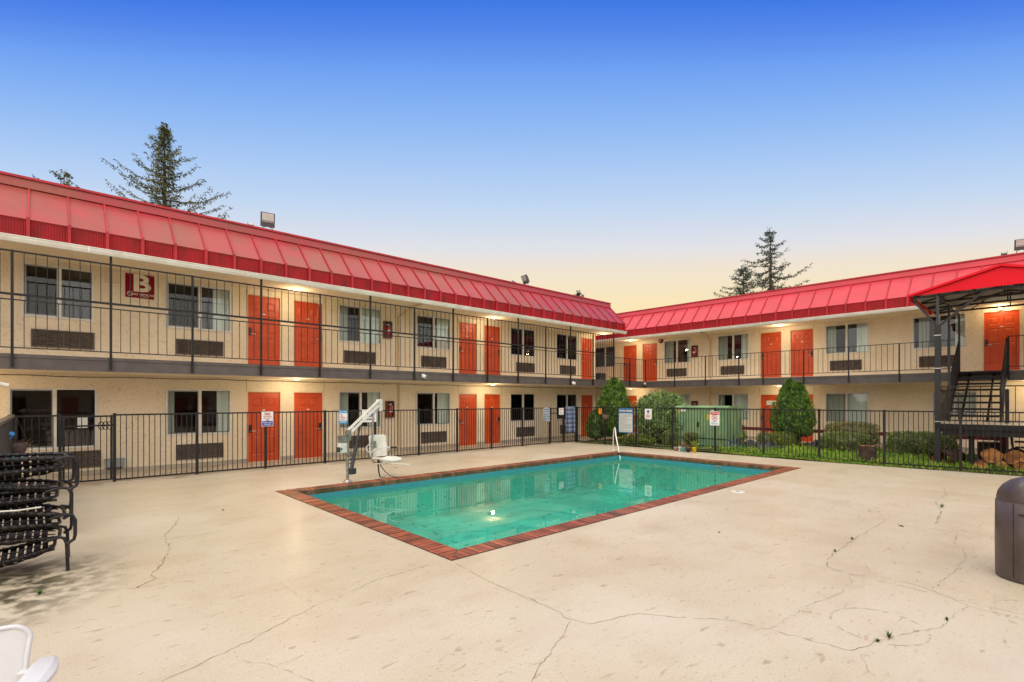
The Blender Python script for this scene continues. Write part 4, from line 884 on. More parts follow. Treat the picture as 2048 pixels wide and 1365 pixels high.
# ------------------------------------------------------------------ covered stair
stair_m = mat('stair_black', (.012,.012,.014), .5, (.022,.02,.02), 6, spec=.25); red_paint = mat('canopy_red', (.74,.004,.018), .5, (.68,.004,.015), 1.2, spec=.2); under_m = mat('canopy_underside', (.42,.40,.37), .6, (.3,.28,.25), 2); truss_m = mat('truss_grey', (.028,.027,.03), .5, spec=.3)
stn = thing('outdoor_stair', 'black steel outdoor stair with open treads and a raised landing', 'stair', (19.9,1.6,0))
def sw(p): return (p[0]-19.9, p[1]-1.6, p[2])
for i in range(8):
    z = 1.21+.195*(i+1); u = 19.9+.306*i
    mb = MB(); mb.box(*(u-19.9-.02, u-19.9+.29, 1.13-1.6, 2.19-1.6), z-.045, z); mb.box(u-19.9-.03, u-19.9-.021, 1.13-1.6, 2.19-1.6, z-.06, z+.002); mb.obj('tread', stair_m, stn)
for v in (1.09, 2.22):
    mb = MB(); mb.bar(sw((19.75,v,1.12)), sw((22.33,v,2.76)), .05, .20); mb.obj('stringer', stair_m, stn)
for v in (1.38, 1.95):
    mb = MB()
    for i in range(8):
        z = 1.21+.195*i; u = 19.9+.306*i; mb.bar(sw((u+.02,v,z)), sw((u+.29,v,z+.15)), .05, .06)
    mb.obj('carriage', stair_m, stn)
mb = MB(); mb.box(17.9-19.9, 22.0-19.9, -1.0-1.6, 1.05-1.6, 1.15, 1.208); mb.box(17.9-19.9, 19.95-19.9, 1.05-1.6, 2.2-1.6, 1.151, 1.21); mb.obj('landing', walk_m, stn)
mb = MB(); mb.box(17.82-19.9, 17.895-19.9, -1.0-1.6, 2.26-1.6, 1.06, 1.20); mb.box(17.86-19.9, 17.96-19.9, -1.0-1.6, 2.12-1.6, .90, 1.055); mb.box(17.9-19.9, 21.9-19.9, 2.14-1.6, 2.2-1.6, .98, 1.14); mb.box(17.9-19.9,21.9-19.9,-1.05-1.6,-.99-1.6,.95,1.14); mb.box(19.8-19.9, 19.9-19.9, -.95-1.6, 2.1-1.6, .92, 1.14); mb.obj('landing_beam', stair_m, stn)
for (u, v) in ((18.4,1.58),(18.4,-.6),(21.5,-.6)):
    mb = MB(); mb.box(u-19.9-.055, u-19.9+.055, v-1.6-.055, v-1.6+.055, 0, .95); mb.obj('leg', stair_m, stn)
mb = MB(); picket_run(mb, (-2.03,.62), (-2.03,-2.6), 1.30, 2.20, .21, .015, (.03,.025)); mb.obj('landing_railing', stair_m, stn)
for v, zt in ((1.09,3.75),(2.23,3.75)):
    mb = MB(); mb.bar(sw((22.30,v,zt)), sw((19.85,v,2.15)), .05, .045); mb.bar(sw((22.30,v,2.95)), sw((19.85,v,1.36)), .03, .025)
    for k in range(14 if v < 2 else 27):
        f = k/(13 if v < 2 else 26); u = 22.30-2.45*f; mb.bar(sw((u,v,2.95-1.59*f)), sw((u,v,zt-1.6*f)), .015 if v < 2 else .02)
    mb.box(22.28-19.9,22.33-19.9,v-1.6-.025,v-1.6+.025,2.5,3.80); mb.box(19.83-19.9,19.88-19.9,v-1.6-.025,v-1.6+.025,1.2,2.2)
    mb.obj('handrail', stair_m, stn)
mb = MB()
for k in range(12): mb.box(18.0+k*.16-19.9, 18.0+k*.16+.10-19.9, 2.205-1.6, 2.225-1.6, 1.25, 2.12)
mb.box(17.95-19.9,19.85-19.9,2.19-1.6,2.235-1.6,2.121,2.16); mb.obj('side_panel', stair_m, stn)
for i in range(6):
    mb = MB(); z = 1.02-.185*i; u = 20.1+.29*i-19.9; mb.box(u, u+.29, -.35-1.6, .85-1.6, z-.045, z); mb.obj('tread', stair_m, stn)
for v in (-.4,.9):
    mb = MB(); mb.bar(sw((19.95,v,1.05)), sw((21.9,v,-.02)), .04, .2); mb.obj('stringer', stair_m, stn)
mb = MB(); mb.bar(sw((19.2,.93,1.21)), sw((19.2,.93,2.13)), .08); mb.bar(sw((19.2,.93,2.13)), sw((20.4,.95,2.13)), .03); mb.obj('newel_post', stair_m, stn)

can = thing('stair_canopy', 'bright red gabled metal canopy on black posts over the stair', 'canopy', (17.8,.97,0))
G = [(1.77,4.74),(0,5.22),(-1.77,4.74)]
ul = 4.75      # length back to the roof
mb = MB(); mb.mesh_([(-.012,y,z) for y,z in G]+[(.012,y,z) for y,z in G], [(0,1,2),(5,4,3),(0,3,4,1),(1,4,5,2),(2,5,3,0)]); mb.obj('gable', red_paint, can)
for s_ in (1, -1):
    mb = MB(); mb.face([(-.05,s_*1.86,4.745),(ul,s_*1.86,4.745),(ul,0,5.25),(-.05,0,5.25)]); o = mb.obj('roof_panel', red_paint, can); sd_ = o.modifiers.new('s', 'SOLIDIFY'); sd_.thickness = .02; sd_.offset = 0
    mb = MB(); mb.face([(.02,s_*1.80,4.735),(ul-.02,s_*1.80,4.735),(ul-.02,0,5.222),(.02,0,5.222)]); mb.obj('roof_lining', under_m, can)
    mb = MB(); mb.box(-.06, ul-1.0, s_*1.87-.02, s_*1.87+.02, 4.64, 4.76); mb.obj('eave_board', red_paint, can)
    mb = MB(); mb.bar((-.055,s_*1.88,4.75),(-.055,0,5.262), .035, .06); mb.obj('barge_trim', red_paint, can)
for u in (.12, 1.3, 2.5, 3.7):
    mb = MB(); mb.bar((u,-1.78,4.70),(u,1.78,4.70), .05, .05); mb.bar((u,-1.78,4.72),(u,0,5.18), .04); mb.bar((u,1.78,4.72),(u,0,5.18), .04); mb.bar((u,0,4.7),(u,0,5.18), .03); mb.bar((u,-.9,4.7),(u,-.45,5.05), .025); mb.bar((u,.9,4.7),(u,.45,5.05), .025)
    mb.obj('truss', truss_m, can)
for y in (-1.3,-.65,.65,1.3):
    mb = MB(); z = 4.70+(1-abs(y)/1.77)*.46; mb.bar((.05,y,z),(ul-.1,y,z), .035); mb.obj('purlin', truss_m, can)
for y in (1.25, -1.25):
    mb = MB(); mb.bar((.1,y,4.69),(4.4,y,4.69), .05); mb.obj('purlin', truss_m, can)
for s_ in (1, -1):
    y = 1.25*s_
    mb = MB(); mb.box(.04,.16,y-.06,y+.06,0,3.88); mb.obj('post', truss_m, can)
    mb = MB(); mb.box(.05,.11,y-.03,y+.03,3.88,4.68); mb.obj('post', steel_m if False else rail_lite, can)
    mb = MB(); mb.bar((.1,y,3.84),(.1,y+.49*s_,4.58), .05); mb.bar((.1,y+.49*s_,4.56),(.1,y+.49*s_,4.72), .05); mb.bar((.1,y,3.84),(.1,y-.98*s_,4.72), .05); mb.obj('brace', truss_m, can)
    for u, z0 in ((2.2,1.21),(4.5,2.79)):
        mb = MB(); mb.box(u-.028,u+.028,y-.028,y+.028,z0,4.68); mb.obj('post', rail_lite, can)
mb = MB(); mb.box(.035,.165,1.18,1.32,3.60,3.615); mb.box(.035,.165,1.18,1.32,2.70,2.715); mb.box(.035,.165,1.18,1.32,1.25,1.265); mb.obj('strap', plate_white, can)

# ------------------------------------------------------------------ garden
def leafmat(name, c1, c2, scale=2.5, rv=.35, rough=.5):
    m = mat(name, c1, rough, c2, scale, 3, rndv=rv, fac=(.35,.65)); b = m.node_tree.nodes['Principled BSDF']
    b.inputs['Subsurface Weight'].default_value = 0
    return m
lf_arb = leafmat('arborvitae_leaf', (.022,.070,.010), (.17,.30,.04), 5.5, .55)
lf_rho = leafmat('broad_leaf', (.035,.09,.02), (.30,.42,.14), 3.5, .6)
lf_hedge = leafmat('boxwood_leaf', (.075,.13,.03), (.30,.33,.10), 7, .5)
lf_hedge2 = leafmat('dry_tip_leaf', (.08,.12,.03), (.36,.30,.11), 8, .5)
lf_yel = leafmat('yellow_green_leaf', (.10,.17,.02), (.26,.30,.04), 5)
lf_con = leafmat('conifer_needles', (.07,.085,.03), (.15,.15,.04), .9, .3)
lf_con2 = leafmat('conifer_needles_blue', (.045,.07,.05), (.08,.10,.05), .9, .3)
bark = mat('bark', (.10,.065,.045), .9, (.05,.032,.022), 9, bump=1.0, bscale=30)
def quads(rsn, P, D, Nn, ln, wd, jitter=.3):
    """P points, D long directions, Nn widths directions, arrays (n,3) -> verts, faces of pointed leaves"""
    n = len(P); L_ = ln*(1+rsn.uniform(-jitter, jitter, (n,1))); W2 = wd*(1+rsn.uniform(-jitter, jitter, (n,1)))
    a = P; b = P+D*L_*.5+Nn*W2*.5; c = P+D*L_; d = P+D*L_*.5-Nn*W2*.5
    return np.stack([a,b,c,d], 1).reshape(-1, 3)
def norm(a): return a/np.maximum(np.linalg.norm(a, axis=1, keepdims=True), 1e-9)
def leafobj(name, V, m, parent, rsn):
    n = len(V)//4; me = bpy.data.meshes.new(name); me.vertices.add(4*n); me.vertices.foreach_set('co', V.astype(np.float32).ravel())
    me.loops.add(4*n); me.loops.foreach_set('vertex_index', np.arange(4*n, dtype=np.int32)); me.polygons.add(n)
    me.polygons.foreach_set('loop_start', np.arange(0, 4*n, 4, dtype=np.int32)); me.update(calc_edges=True)
    at = me.attributes.new('rnd', 'FLOAT', 'FACE'); at.data.foreach_set('value', rsn.random(n).astype(np.float32)); me.materials.append(m)
    o = bpy.data.objects.new(name, me); C.objects.link(o); o.parent = parent; return o
def lump(rsn, th, z, k=5, amp=.12):
    r = np.zeros_like(th)
    for i in range(k):
        f = rsn.integers(2, 7); g_ = rsn.uniform(2, 6); r += amp/k*2*np.sin(f*th+g_*z+rsn.uniform(0, 6.3))
    return 1+r
def conetree(name, label, loc, h, rmax, z0, n, seed, m, prof, tips=((0,0,1.),), leaf=.095, trunk=(.07,), spread=.9, cat='shrub'):
    rsn = np.random.default_rng(seed); t = thing(name, label, cat, loc)
    Vs = []; core = MB()
    for (tx, ty, sc) in tips:
        hh = z0+(h-z0)*sc; rr = rmax*(1 if len(tips) == 1 else (.98 if sc == 1 else .8))
        N_ = int(n/len(tips)); th = rsn.uniform(0, 2*PI, N_); f = rsn.random(N_)**1.15
        rad = prof(f)*rr*lump(np.random.default_rng(seed+5), th, f*4)*(1-.32*rsn.random(N_)**2)
        cl = rsn.integers(0, 260, N_); rad *= (1+np.random.default_rng(seed+9).uniform(-.09,.07,260)[cl]*0)+.05*np.sin(9*th+5*np.sin(7*f*3))*np.sin(f*29)
        P = np.stack([tx+rad*np.cos(th), ty+rad*np.sin(th), z0+(hh-z0)*f], 1)
        out = np.stack([np.cos(th), np.sin(th), np.zeros(N_)], 1); D = norm(out*.55*rsn.uniform(.3,1.5,(N_,1))+np.array([[0,0,1.]])*spread+rsn.normal(0,.45,(N_,3)))
        W2 = norm(np.cross(D, out)+rsn.normal(0,.7,(N_,3))); Vs.append(quads(rsn, P, D, W2, leaf, leaf*.42, .4))
        pr2 = [(max(.001, float(prof(np.array([k/10]))[0])*rr*.74), z0+(hh-z0)*k/10*.95) for k in range(11)]
        core.lathe([(.0, pr2[0][1])]+pr2, c=(tx,ty,0), seg=14, rnd=.1)
    leafobj('crown', np.concatenate(Vs), m, t, rsn)
    core.obj('inner_foliage', m, t)
    mb = MB()
    for k, (tx, ty, sc) in enumerate(tips): mb.tube([(tx*.4,ty*.4,-.05),(tx*.7,ty*.7,z0*.6),(tx,ty,z0+.5)], [trunk[0],trunk[0]*.8,trunk[0]*.5], 8)
    mb.obj('trunk', bark, t); return t
arbp = lambda f: np.clip(np.sin(np.clip(f*1.15+.30, 0, 1)*PI)**.6*1.0*(1-np.clip(f-.35,0,1)*.95)+.02, .03, 1.1)
arbp = lambda f: np.interp(f, [0,.08,.25,.5,.7,.85,.95,1], [.55,.82,1.0,.98,.82,.58,.34,.08])
conetree('arborvitae_shrub', 'tall rounded arborvitae at the far corner of the pool fence', (18.2,13.12,0), 2.74, .69, .25, 15000, 3, lf_arb, arbp)
conetree('arborvitae_shrub', 'bare low side growth at the left foot of the rounded arborvitae', (17.75,13.75,0), 1.35, .42, .15, 2600, 4, lf_arb, arbp)
arb2p = lambda f: np.interp(f, [0,.08,.25,.5,.72,.88,1], [.45,.85,1.0,.86,.6,.33,.05])
conetree('arborvitae_shrub', 'pointed arborvitae with two tips in front of an orange door', (22.0-.9,7.15-.25,0), 2.60, .67, .45, 15000, 9, lf_arb, arb2p, tips=((.05,.14,1.0),(-.05,-.22,.945)), trunk=(.09,))
def bush(name, label, loc, rx, ry, z0, z1, n, seed, m, leaf, boxy=.5, stems=True, aspect=.45, cat='shrub', rz=0):
    rsn = np.random.default_rng(seed); t = thing(name, label, cat, loc, rz)
    d = norm(rsn.normal(0, 1, (n, 3))); e = 2/(1+boxy*2.2)
    q = np.sign(d)*np.abs(d)**e; q = d/np.sum(np.abs(d)**5, axis=1, keepdims=True)**.2 if boxy > .6 else d
    th = np.arctan2(d[:,1], d[:,0]); r = (1-.28*rsn.random(n)**1.6)*lump(np.random.default_rng(seed+1), th, d[:,2]*2, 6, .16 if boxy < .6 else .035)
    r *= 1+.05*np.sin(9*th+11*d[:,2])
    P = np.stack([q[:,0]*rx*r, q[:,1]*ry*r, (z0+z1)/2+q[:,2]*(z1-z0)/2*r], 1)
    D = norm(d*.8+rsn.normal(0,.6,(n,3))+np.array([[0,0,.25]])); W2 = norm(np.cross(D, rsn.normal(0,1,(n,3))))
    leafobj('crown', quads(rsn, P, D, W2, leaf, leaf*aspect, .4), m, t, rsn)
    mb = MB(); k = .72 if boxy < .6 else .90
    vs_ = []; 
    mb.lathe([(.001,(z0+z1)/2-(z1-z0)/2*k)]+[((rx+ry)/2*k*math.sin(PI*i/8)**(.5 if boxy > .6 else 1), (z0+z1)/2-(z1-z0)/2*k*math.cos(PI*i/8)) for i in range(1,8)]+[(.001,(z0+z1)/2+(z1-z0)/2*k)], seg=16, rnd=.1)
    mb.v = [(x*rx/((rx+ry)/2), y*ry/((rx+ry)/2), z) for x, y, z in mb.v]
    mb.obj('inner_foliage', m, t)
    if stems:
        mb = MB()
        for i in range(7): a = rsn.uniform(0, 6.3); mb.tube([(.1*math.cos(a),.1*math.sin(a),-.05),(.3*rx*math.cos(a),.3*ry*math.sin(a),(z0+z1)*.35),(.6*rx*math.cos(a),.6*ry*math.sin(a),(z0+z1)*.6)], [.03,.022,.012], 6)
        mb.obj('stems', bark, t)
    return t
bush('broadleaf_shrub', 'large loose broadleaf shrub between the arborvitae and the green cabinet', (19.35,11.55,0), 1.0, 1.02, .55, 2.12, 7500, 12, lf_rho, .13, .2, aspect=.3)
bush('broadleaf_shrub', 'lower broadleaf growth under the large loose shrub', (18.7,11.3,0), .8, .9, .3, 1.35, 4200, 13, lf_rho, .12, .2, aspect=.3)
bush('hedge_block', 'clipped wide hedge block, upper rear one below the pale ground floor window', (20.9,4.95,0), .40, .75, .2, 1.02, 13000, 14, lf_hedge2, .05, .9)
bush('hedge_block', 'clipped wide hedge block directly in front of the upper rear one', (20.2,5.0,0), .40, .66, .02, .70, 13000, 15, lf_hedge, .05, .9)
bush('hedge_block', 'long rounded clipped hedge left of the stair posts', (20.4,2.95,0), .45, .84, .05, .80, 16000, 16, lf_hedge, .05, .7)
bush('hedge_block', 'small square hedge with yellow tips left of the pointed arborvitae trunk', (20.7,7.05,0), .32, .36, .02, .62, 5200, 17, lf_yel, .045, .9)
bush('hedge_block', 'small dark square hedge touching the yellow tipped one', (20.6,7.7,0), .28, .28, .02, .54, 4000, 18, lf_hedge, .045, .9)
bush('hedge_block', 'tiny yellow green clipped shrub right of the green cabinet', (21.0,8.85,0), .2, .22, .2, .58, 900, 19, lf_yel, .04, .9)
bush('hedge_block', 'small square shrub under the left end of the green cabinet', (18.05,10.35,0), .2, .24, .05, .60, 3600, 20, lf_hedge, .045, .9)
bush('hedge_block', 'small square shrub on a stem behind the yellow pot', (17.95,9.42,0), .21, .23, .18, .60, 3600, 22, lf_hedge, .045, .9)
bush('garden_plant', 'low yellow green plant beside the rounded arborvitae foot', (17.7,11.6,0), .35, .75, .02, .42, 1300, 23, lf_yel, .09, .2, stems=False, aspect=.35, cat='plant')
bush('garden_plant', 'sparse brown stemmed plant right of the green cabinet', (19.6,8.5,0), .3, .3, .1, .55, 300, 24, lf_rho, .09, .2, cat='plant')
# grass and ground cover (uncountable)
rsn = np.random.default_rng(77); n = 40000
u = 17.05+5.1*rsn.random(n)**1.5; v = -1.5+15.4*rsn.random(n)
dens = .5+.5*np.sin(u*2.3+1)*np.sin(v*1.9+.5); keep = rsn.random(n) < np.where(v < 8.2, .45+.5*dens, .12+.25*dens); u = u[keep]; v = v[keep]; n = len(u)
uf = np.interp(v, [-3.1,.1,1.71,3.28,4.91,14.2], [17.75,17.52,17.40,17.1,17.02,16.99]); ok = u > uf; u = u[ok]; v = v[ok]; n = len(u)
hgt = np.where(v < 8.2, .17, .08)*(.4+rsn.random(n))*np.clip((u-uf[ok])*2.2+.35, .3, 1)
P = np.stack([u, v, np.full(n, .0)], 1); D = norm(np.stack([rsn.normal(0,.35,n), rsn.normal(0,.35,n), np.ones(n)], 1)); W2 = norm(np.cross(D, rsn.normal(0,1,(n,3))))
L_ = hgt[:,None]; wd = .022
V = np.stack([P, P+D*L_*.6+W2*wd*.5, P+D*L_, P+D*L_*.6-W2*wd*.5], 1).reshape(-1,3)
# small leaves on top of the stalks
P2 = P[::2]+D[::2]*L_[::2]*.9; n2 = len(P2); D2 = norm(rsn.normal(0,1,(n2,3))*np.array([[1,1,.3]])); W3 = norm(np.cross(D2, np.tile([[0,0,1.]], (n2,1))))
V2 = quads(rsn, P2, D2, W3, .05, .035, .4)
grass_m = leafmat('grass_blade', (.10,.25,.015), (.34,.47,.04), 1.6)
g = leafobj('grass', np.concatenate([V, V2]), grass_m, None, rsn); tag(g, 'lush weedy grass covering the garden strip behind the fence', 'grass', kind='stuff')
# ornamental tuft
def tuft(name, label, loc, n, ln, m, seed, w_=.012, cat='plant'):
    t = thing(name, label, cat, loc); rs = random.Random(seed); mb = MB()
    for i in range(n):
        a = rs.uniform(0, 6.3); l_ = ln*rs.uniform(.5, 1.1); lean = rs.uniform(.3, 1.1); pts = []
        for k in range(5):
            f = k/4; pts.append(Vector((math.cos(a)*l_*lean*f*.8, math.sin(a)*l_*lean*f*.8, l_*(f-.55*lean*f*f))))
        s_ = Vector((-math.sin(a), math.cos(a), 0))*w_/2; r_ = rs.random()
        for k in range(4):
            w0, w1 = (1-k/4), (1-(k+1)/4); mb.face([pts[k]-s_*w0, pts[k]+s_*w0, pts[k+1]+s_*w1*.99, pts[k+1]-s_*(w1+.01)], r_)
    mb.obj('blades', m, t); return t
tuft('ornamental_grass', 'arching tuft of green grass in front of the stacked logs', (17.78,1.0,.02), 90, .42, lf_yel, 5)
weed_m = leafmat('weed_leaf', (.05,.11,.02), (.12,.16,.04), 20)
WEEDS = [(5.56,.63,.05,'tiny green weed in the crack near the bottom right corner'),(4.82,.89,.09,'small green weed in the crack beside the faint ring stain'),(4.676,.936,.05,'tiny weed just left of the ring stain weed'),
 (7.86,1.85,.06,'tiny weed half way along the diagonal crack'),(7.07,1.84,.06,'sparse weed at the lower end of the diagonal crack'),(11.3,1.35,.13,'larger weed growing in the crack left of the litter bin'),(-.03,6.58,.10,'green weed in the deck crack near the stacked loungers')]
for i, (x, y, s_, lb) in enumerate(WEEDS): tuft('weed', lb, (x,y,0), 30, s_*.75, weed_m, 40+i, .014, 'weed')

# green cabinet
gc = thing('utility_cabinet', 'big green metal utility cabinet with yellow labels behind the fence', 'utility cabinet', (18.9,9.52,0))
green_m = mat('cabinet_green', (.23,.36,.18), .6, (.17,.29,.155), 1.6, 6, bump=.05, spec=.25); add_stain(green_m, .5, 1.8, (.06,.11,.06), .52, .7, (1,1,.5), 8)
mb = MB(); mb.box(0,1.3,-1.06,1.06,.06,1.50); mb.obj('body', green_m, gc, .012)
mb = MB(); mb.prism([(-.06,1.505),(-.06,1.56),(.2,1.62),(1.36,1.60),(1.36,1.505)][::-1], -1.1, 1.1); mb.v = [(y, x, z) for x, y, z in mb.v]; mb.obj('lid', green_m, gc)
for y in (-.53,.53):
    mb = MB(); mb.box(-.014,-.001,y-.52,y+.52,.36,1.46); mb.obj('door', green_m, gc)
mb = MB(); mb.box(-.012,-.001,-1.05,1.05,.33,.35); mb.box(-.016,-.0145,-.006,.006,.36,1.46); mb.obj('seam', lock_black, gc)
mb = MB(); mb.box(-.05,-.0145,.06,.13,.78,.98); mb.tube([(-.06,.095,.95),(-.07,.02,.9)], .012, 6); mb.obj('handle', lock_black, gc)
yel = mat('label_yellow', (.62,.42,.03), .4)
for i, (y, z, w_, h_, m_) in enumerate(((-.32,1.18,.13,.22,yel),(.93,1.38,.1,.14,yel),(.72,1.42,.24,.08,sign_w),(-.52,1.42,.16,.09,sign_w))):
    mb = MB(); mb.box(-.018,-.0146,y-w_/2,y+w_/2,z-h_/2,z+h_/2); mb.obj('label_plate', m_, gc)
# low red rail
lr = thing('garden_rail', 'low red painted wooden rail on pale posts along the right walkway', 'fence', (21.75,5.2,0))
redwood = mat('red_wood', (.24,.035,.028), .6, (.16,.03,.025), 4, bump=.3)
mb = MB(); mb.box(-.07,.07,-4.1,4.1,.66,.71); mb.box(-.045,-.02,-4.1,4.1,.58,.659); mb.obj('rail_board', redwood, lr)
for i in range(8):
    y = -3.9+i*1.11; mb = MB(); mb.lathe([(.05,0),(.05,.1),(.03,.14),(.055,.3),(.03,.44),(.05,.52),(.05,.578)], c=(0,y,0), seg=10); mb.obj('baluster', conc_base if i % 2 else base_m, lr)
mb = MB(); mb.box(-.09,.05,-4.18,-3.98,0,.74); mb.obj('end_post', redwood, lr)

# crumpled black plastic sheeting
tarp_m = mat('black_plastic', (.012,.013,.018), .3, (.02,.023,.03), 3, spec=.5)
def tarp(label, loc, lx, ly, h, seed, m=tarp_m):
    rs = random.Random(seed); n = 40; mb = MB(); ph = [(rs.uniform(3,9), rs.uniform(-6,6), rs.uniform(0,6.3)) for _ in range(7)]
    def H(a, b_):
        e = max(0, 1-(2*a-1)**2)**.7*max(0, 1-(2*b_-1)**2)**.7
        r = sum((1-abs(math.sin(p*a*2+q*b_+o_))) for p, q, o_ in ph)/7
        return e*h*(.25+1.15*r)
    vs_ = [((b_-.5)*ly+rs.uniform(-.012,.012), (a-.5)*lx+rs.uniform(-.012,.012), H(a,b_)) for a in [i/n for i in range(n+1)] for b_ in [j/20 for j in range(21)]]
    mb.mesh_(vs_, [(i*21+j, i*21+j+1, (i+1)*21+j+1, (i+1)*21+j) for i in range(n) for j in range(20)], .5, False)
    o = mb.obj('plastic_sheeting', m); o.location = loc; tag(o, label, 'plastic sheeting')
tarp('long crumpled heap of black plastic sheeting in the grass', (19.5,7.45,.0), 1.85, 1.1, .40, 1)
tarp('crumpled dark green black plastic bag against the green cabinet corner', (19.2,8.35,.0), .85, .8, .44, 2, mat('dark_green_plastic', (.01,.03,.03), .3, (.02,.05,.05), 3, spec=.7))
tarp('low black plastic heap at the foot of the pointed arborvitae', (20.9,6.15,.02), .8, .6, .36, 3)

# stumps, logs
endgrain = mat('cut_wood', (.62,.27,.08), .75, (.26,.09,.03), 4, 6, bump=.5, bscale=14, fac=(.42,.6)); add_stain(endgrain, .8, 3, (.03,.015,.01), .56, .68)
def log(name, label, p, q, r, seed, hollow=False, ring=.0):
    rs = random.Random(seed); t = thing(name, label, 'log' if name == 'log' else 'tree stump', p)
    q = Vector(q)-Vector(p); mb = MB(); seg = 22; n = 7; vs_ = []
    d = q.normalized(); x = Vector((0,0,1)).cross(d) if abs(d.z) < .9 else Vector((1,0,0)); x.normalize(); y = d.cross(x)
    off = [1+.07*math.sin(2*k*2*PI/seg+seed)+.04*math.sin(5*k*2*PI/seg)+rs.uniform(-.025,.025) for k in range(seg)]
    for i in range(n+1):
        for k in range(seg):
            a = 2*PI*k/seg; rr = r*off[k]*(1+rs.uniform(-.02,.02)); vs_.append(q*(i/n)+x*math.cos(a)*rr+y*math.sin(a)*rr)
    mb.mesh_(vs_, [(i*seg+k, i*seg+(k+1) % seg, (i+1)*seg+(k+1) % seg, (i+1)*seg+k) for i in range(n) for k in range(seg)], .5, False); mb.obj('bark', bark, t)
    if hollow:
        mb = MB(); mb.mesh_([v*.88 if False else v for v in vs_], [(i*seg+k, (i+1)*seg+k, (i+1)*seg+(k+1) % seg, i*seg+(k+1) % seg) for i in range(n) for k in range(seg)], .5)
        ax = [q*(i/n) for i in range(n+1)]; mb.v = [tuple(Vector(v)*.0+ax[i//seg]+(Vector(v)-ax[i//seg])*.86) for i, v in enumerate(mb.v)]; mb.obj('inside', endgrain, t)
    else:
        for s_, base_ in ((0,0),(1,n)):
            mb = MB(); c = q*(s_)+d*(.004 if s_ else -.004)
            ring_ = [Vector(vs_[base_*seg+k])*1 for k in range(seg)]; ring_ = [c+(v-q*s_)*.95 for v in ring_]
            mb.mesh_([c+d*(-.02 if s_ else .02)]+ring_, [(0, 1+k, 1+(k+1) % seg) if s_ else (0, 1+(k+1) % seg, 1+k) for k in range(seg)]); mb.obj('cut_face', endgrain, t)
log('log', 'round log with orange cut end, left of the two upper ones in the pile', (18.25,1.17,.38), (19.0,1.22,.40), .215, 1)
log('log', 'round log with orange cut end at the right picture edge', (18.25,.74,.37), (19.0,.76,.38), .205, 2)
log('log', 'small low log under the left side of the log pile', (17.85,1.36,.14), (18.5,1.45,.14), .13, 3)
log('log', 'small low log in the middle under the log pile', (18.1,.98,.14), (18.8,1.0,.14), .13, 4)
log('log', 'small low log at the right edge under the log pile', (18.0,.62,.14), (18.7,.6,.14), .13, 6)
log('tree_stump', 'wide upright stump behind the log pile', (19.35,1.28,0), (19.35,1.28,.66), .27, 7)
log('tree_stump', 'pinkish upright stump just behind the fence near the hedge blocks', (17.72,3.78,0), (17.72,3.78,.50), .23, 8)
log('tree_stump', 'hollow piece of trunk lying on its side near the fence', (18.1,2.20,.22), (18.75,1.95,.24), .24, 9, hollow=True)

# flower pots in front of the fence
def pot(label, loc, r, h, m, plant=None, seed=1):
    t = thing('flower_pot', label, 'flower pot', loc); mb = MB(); mb.lathe([(0,0),(r*.75,0),(r,h*.9),(r*1.08,h*.9),(r*1.08,h),(r*.92,h),(r*.9,h*.86),(0,h*.85)], seg=16); mb.obj('pot', m, t)
    if plant:
        rsn = np.random.default_rng(seed); n, hh, mm, sp = plant; P = np.stack([rsn.normal(0,r*.5,n), rsn.normal(0,r*.5,n), h*.8+hh*rsn.random(n)], 1)
        D = norm(np.stack([rsn.normal(0,sp,n), rsn.normal(0,sp,n), np.abs(rsn.normal(.7,.3,n))], 1)); leafobj('plant', quads(rsn, P, D, norm(np.cross(D, rsn.normal(0,1,(n,3)))), .11, .03, .4), mm, t, rsn)
dry = leafmat('dry_leaf', (.30,.18,.10), (.18,.09,.05), 6)
pot('cyan flower pot with dry straw coloured stems', (16.62,9.02,0), .075, .17, mat('pot_cyan', (.16,.45,.52), .35), (60,.14,dry,.5), 1)
pot('white flower pot left of the cyan one', (16.66,9.16,0), .06, .17, sign_w)
pot('round patterned clay pot left of the white pot', (16.72,9.36,0), .075, .14, mat('pot_clay', (.20,.09,.06), .5, (.5,.42,.36), 30))
pot('dark brown flower pot with small pink plant', (16.62,8.83,0), .07, .13, bark, (40,.1,dry,.6), 2)
pot('bright yellow flower pot with leafy plant', (16.58,8.58,0), .075, .20, mat('pot_yellow', (.75,.52,.01), .35), (70,.18,lf_yel,.5), 3)

def basket(label, loc, r, h, m, seed, stems=60, sp=.5, wire=.5, ztop=1.5):
    t = thing('hanging_basket', label, 'hanging basket', loc); mb = MB(); mb.lathe([(0,0),(r*.6,.01),(r*.85,h*.4),(r,h),(r*.93,h),(r*.8,h*.7),(0,h*.7)], seg=18); mb.obj('bowl', m, t)
    mb = MB(); zt = ztop-loc[2]
    for k in range(3): a = 2*PI*k/3+.4; mb.tube([(r*math.cos(a), r*math.sin(a), h),(0,.0,zt)], .004, 5)
    mb.obj('wire', wire_m, t)
    rs = random.Random(seed); mb = MB()
    for i in range(stems):
        a = rs.uniform(0,6.3); p = Vector((rs.gauss(0,r*.4), rs.gauss(0,r*.4), h*.8)); pts = [p]
        for k in range(4): p = p+Vector((math.cos(a)*.05*sp*2, math.sin(a)*.05*sp*2, rs.uniform(-.05,.05))); pts.append(p.copy()); a += rs.uniform(-.7,.7)
        mb.tube(pts, .0035, 4, caps=False)
    mb.obj('dry_stems', dry, t)
basket('brown hanging basket in front of the rounded arborvitae', (16.93,12.62,1.03), .15, .2, mat('basket_brown', (.12,.075,.06), .8), 5, 14, .2, ztop=1.53)
basket('brown hanging planter with tangled dry stems at the left fence corner', (-.40,13.95,.76), .17, .24, mat('planter_brown', (.10,.065,.06), .7), 6, 70, .5, ztop=1.5)

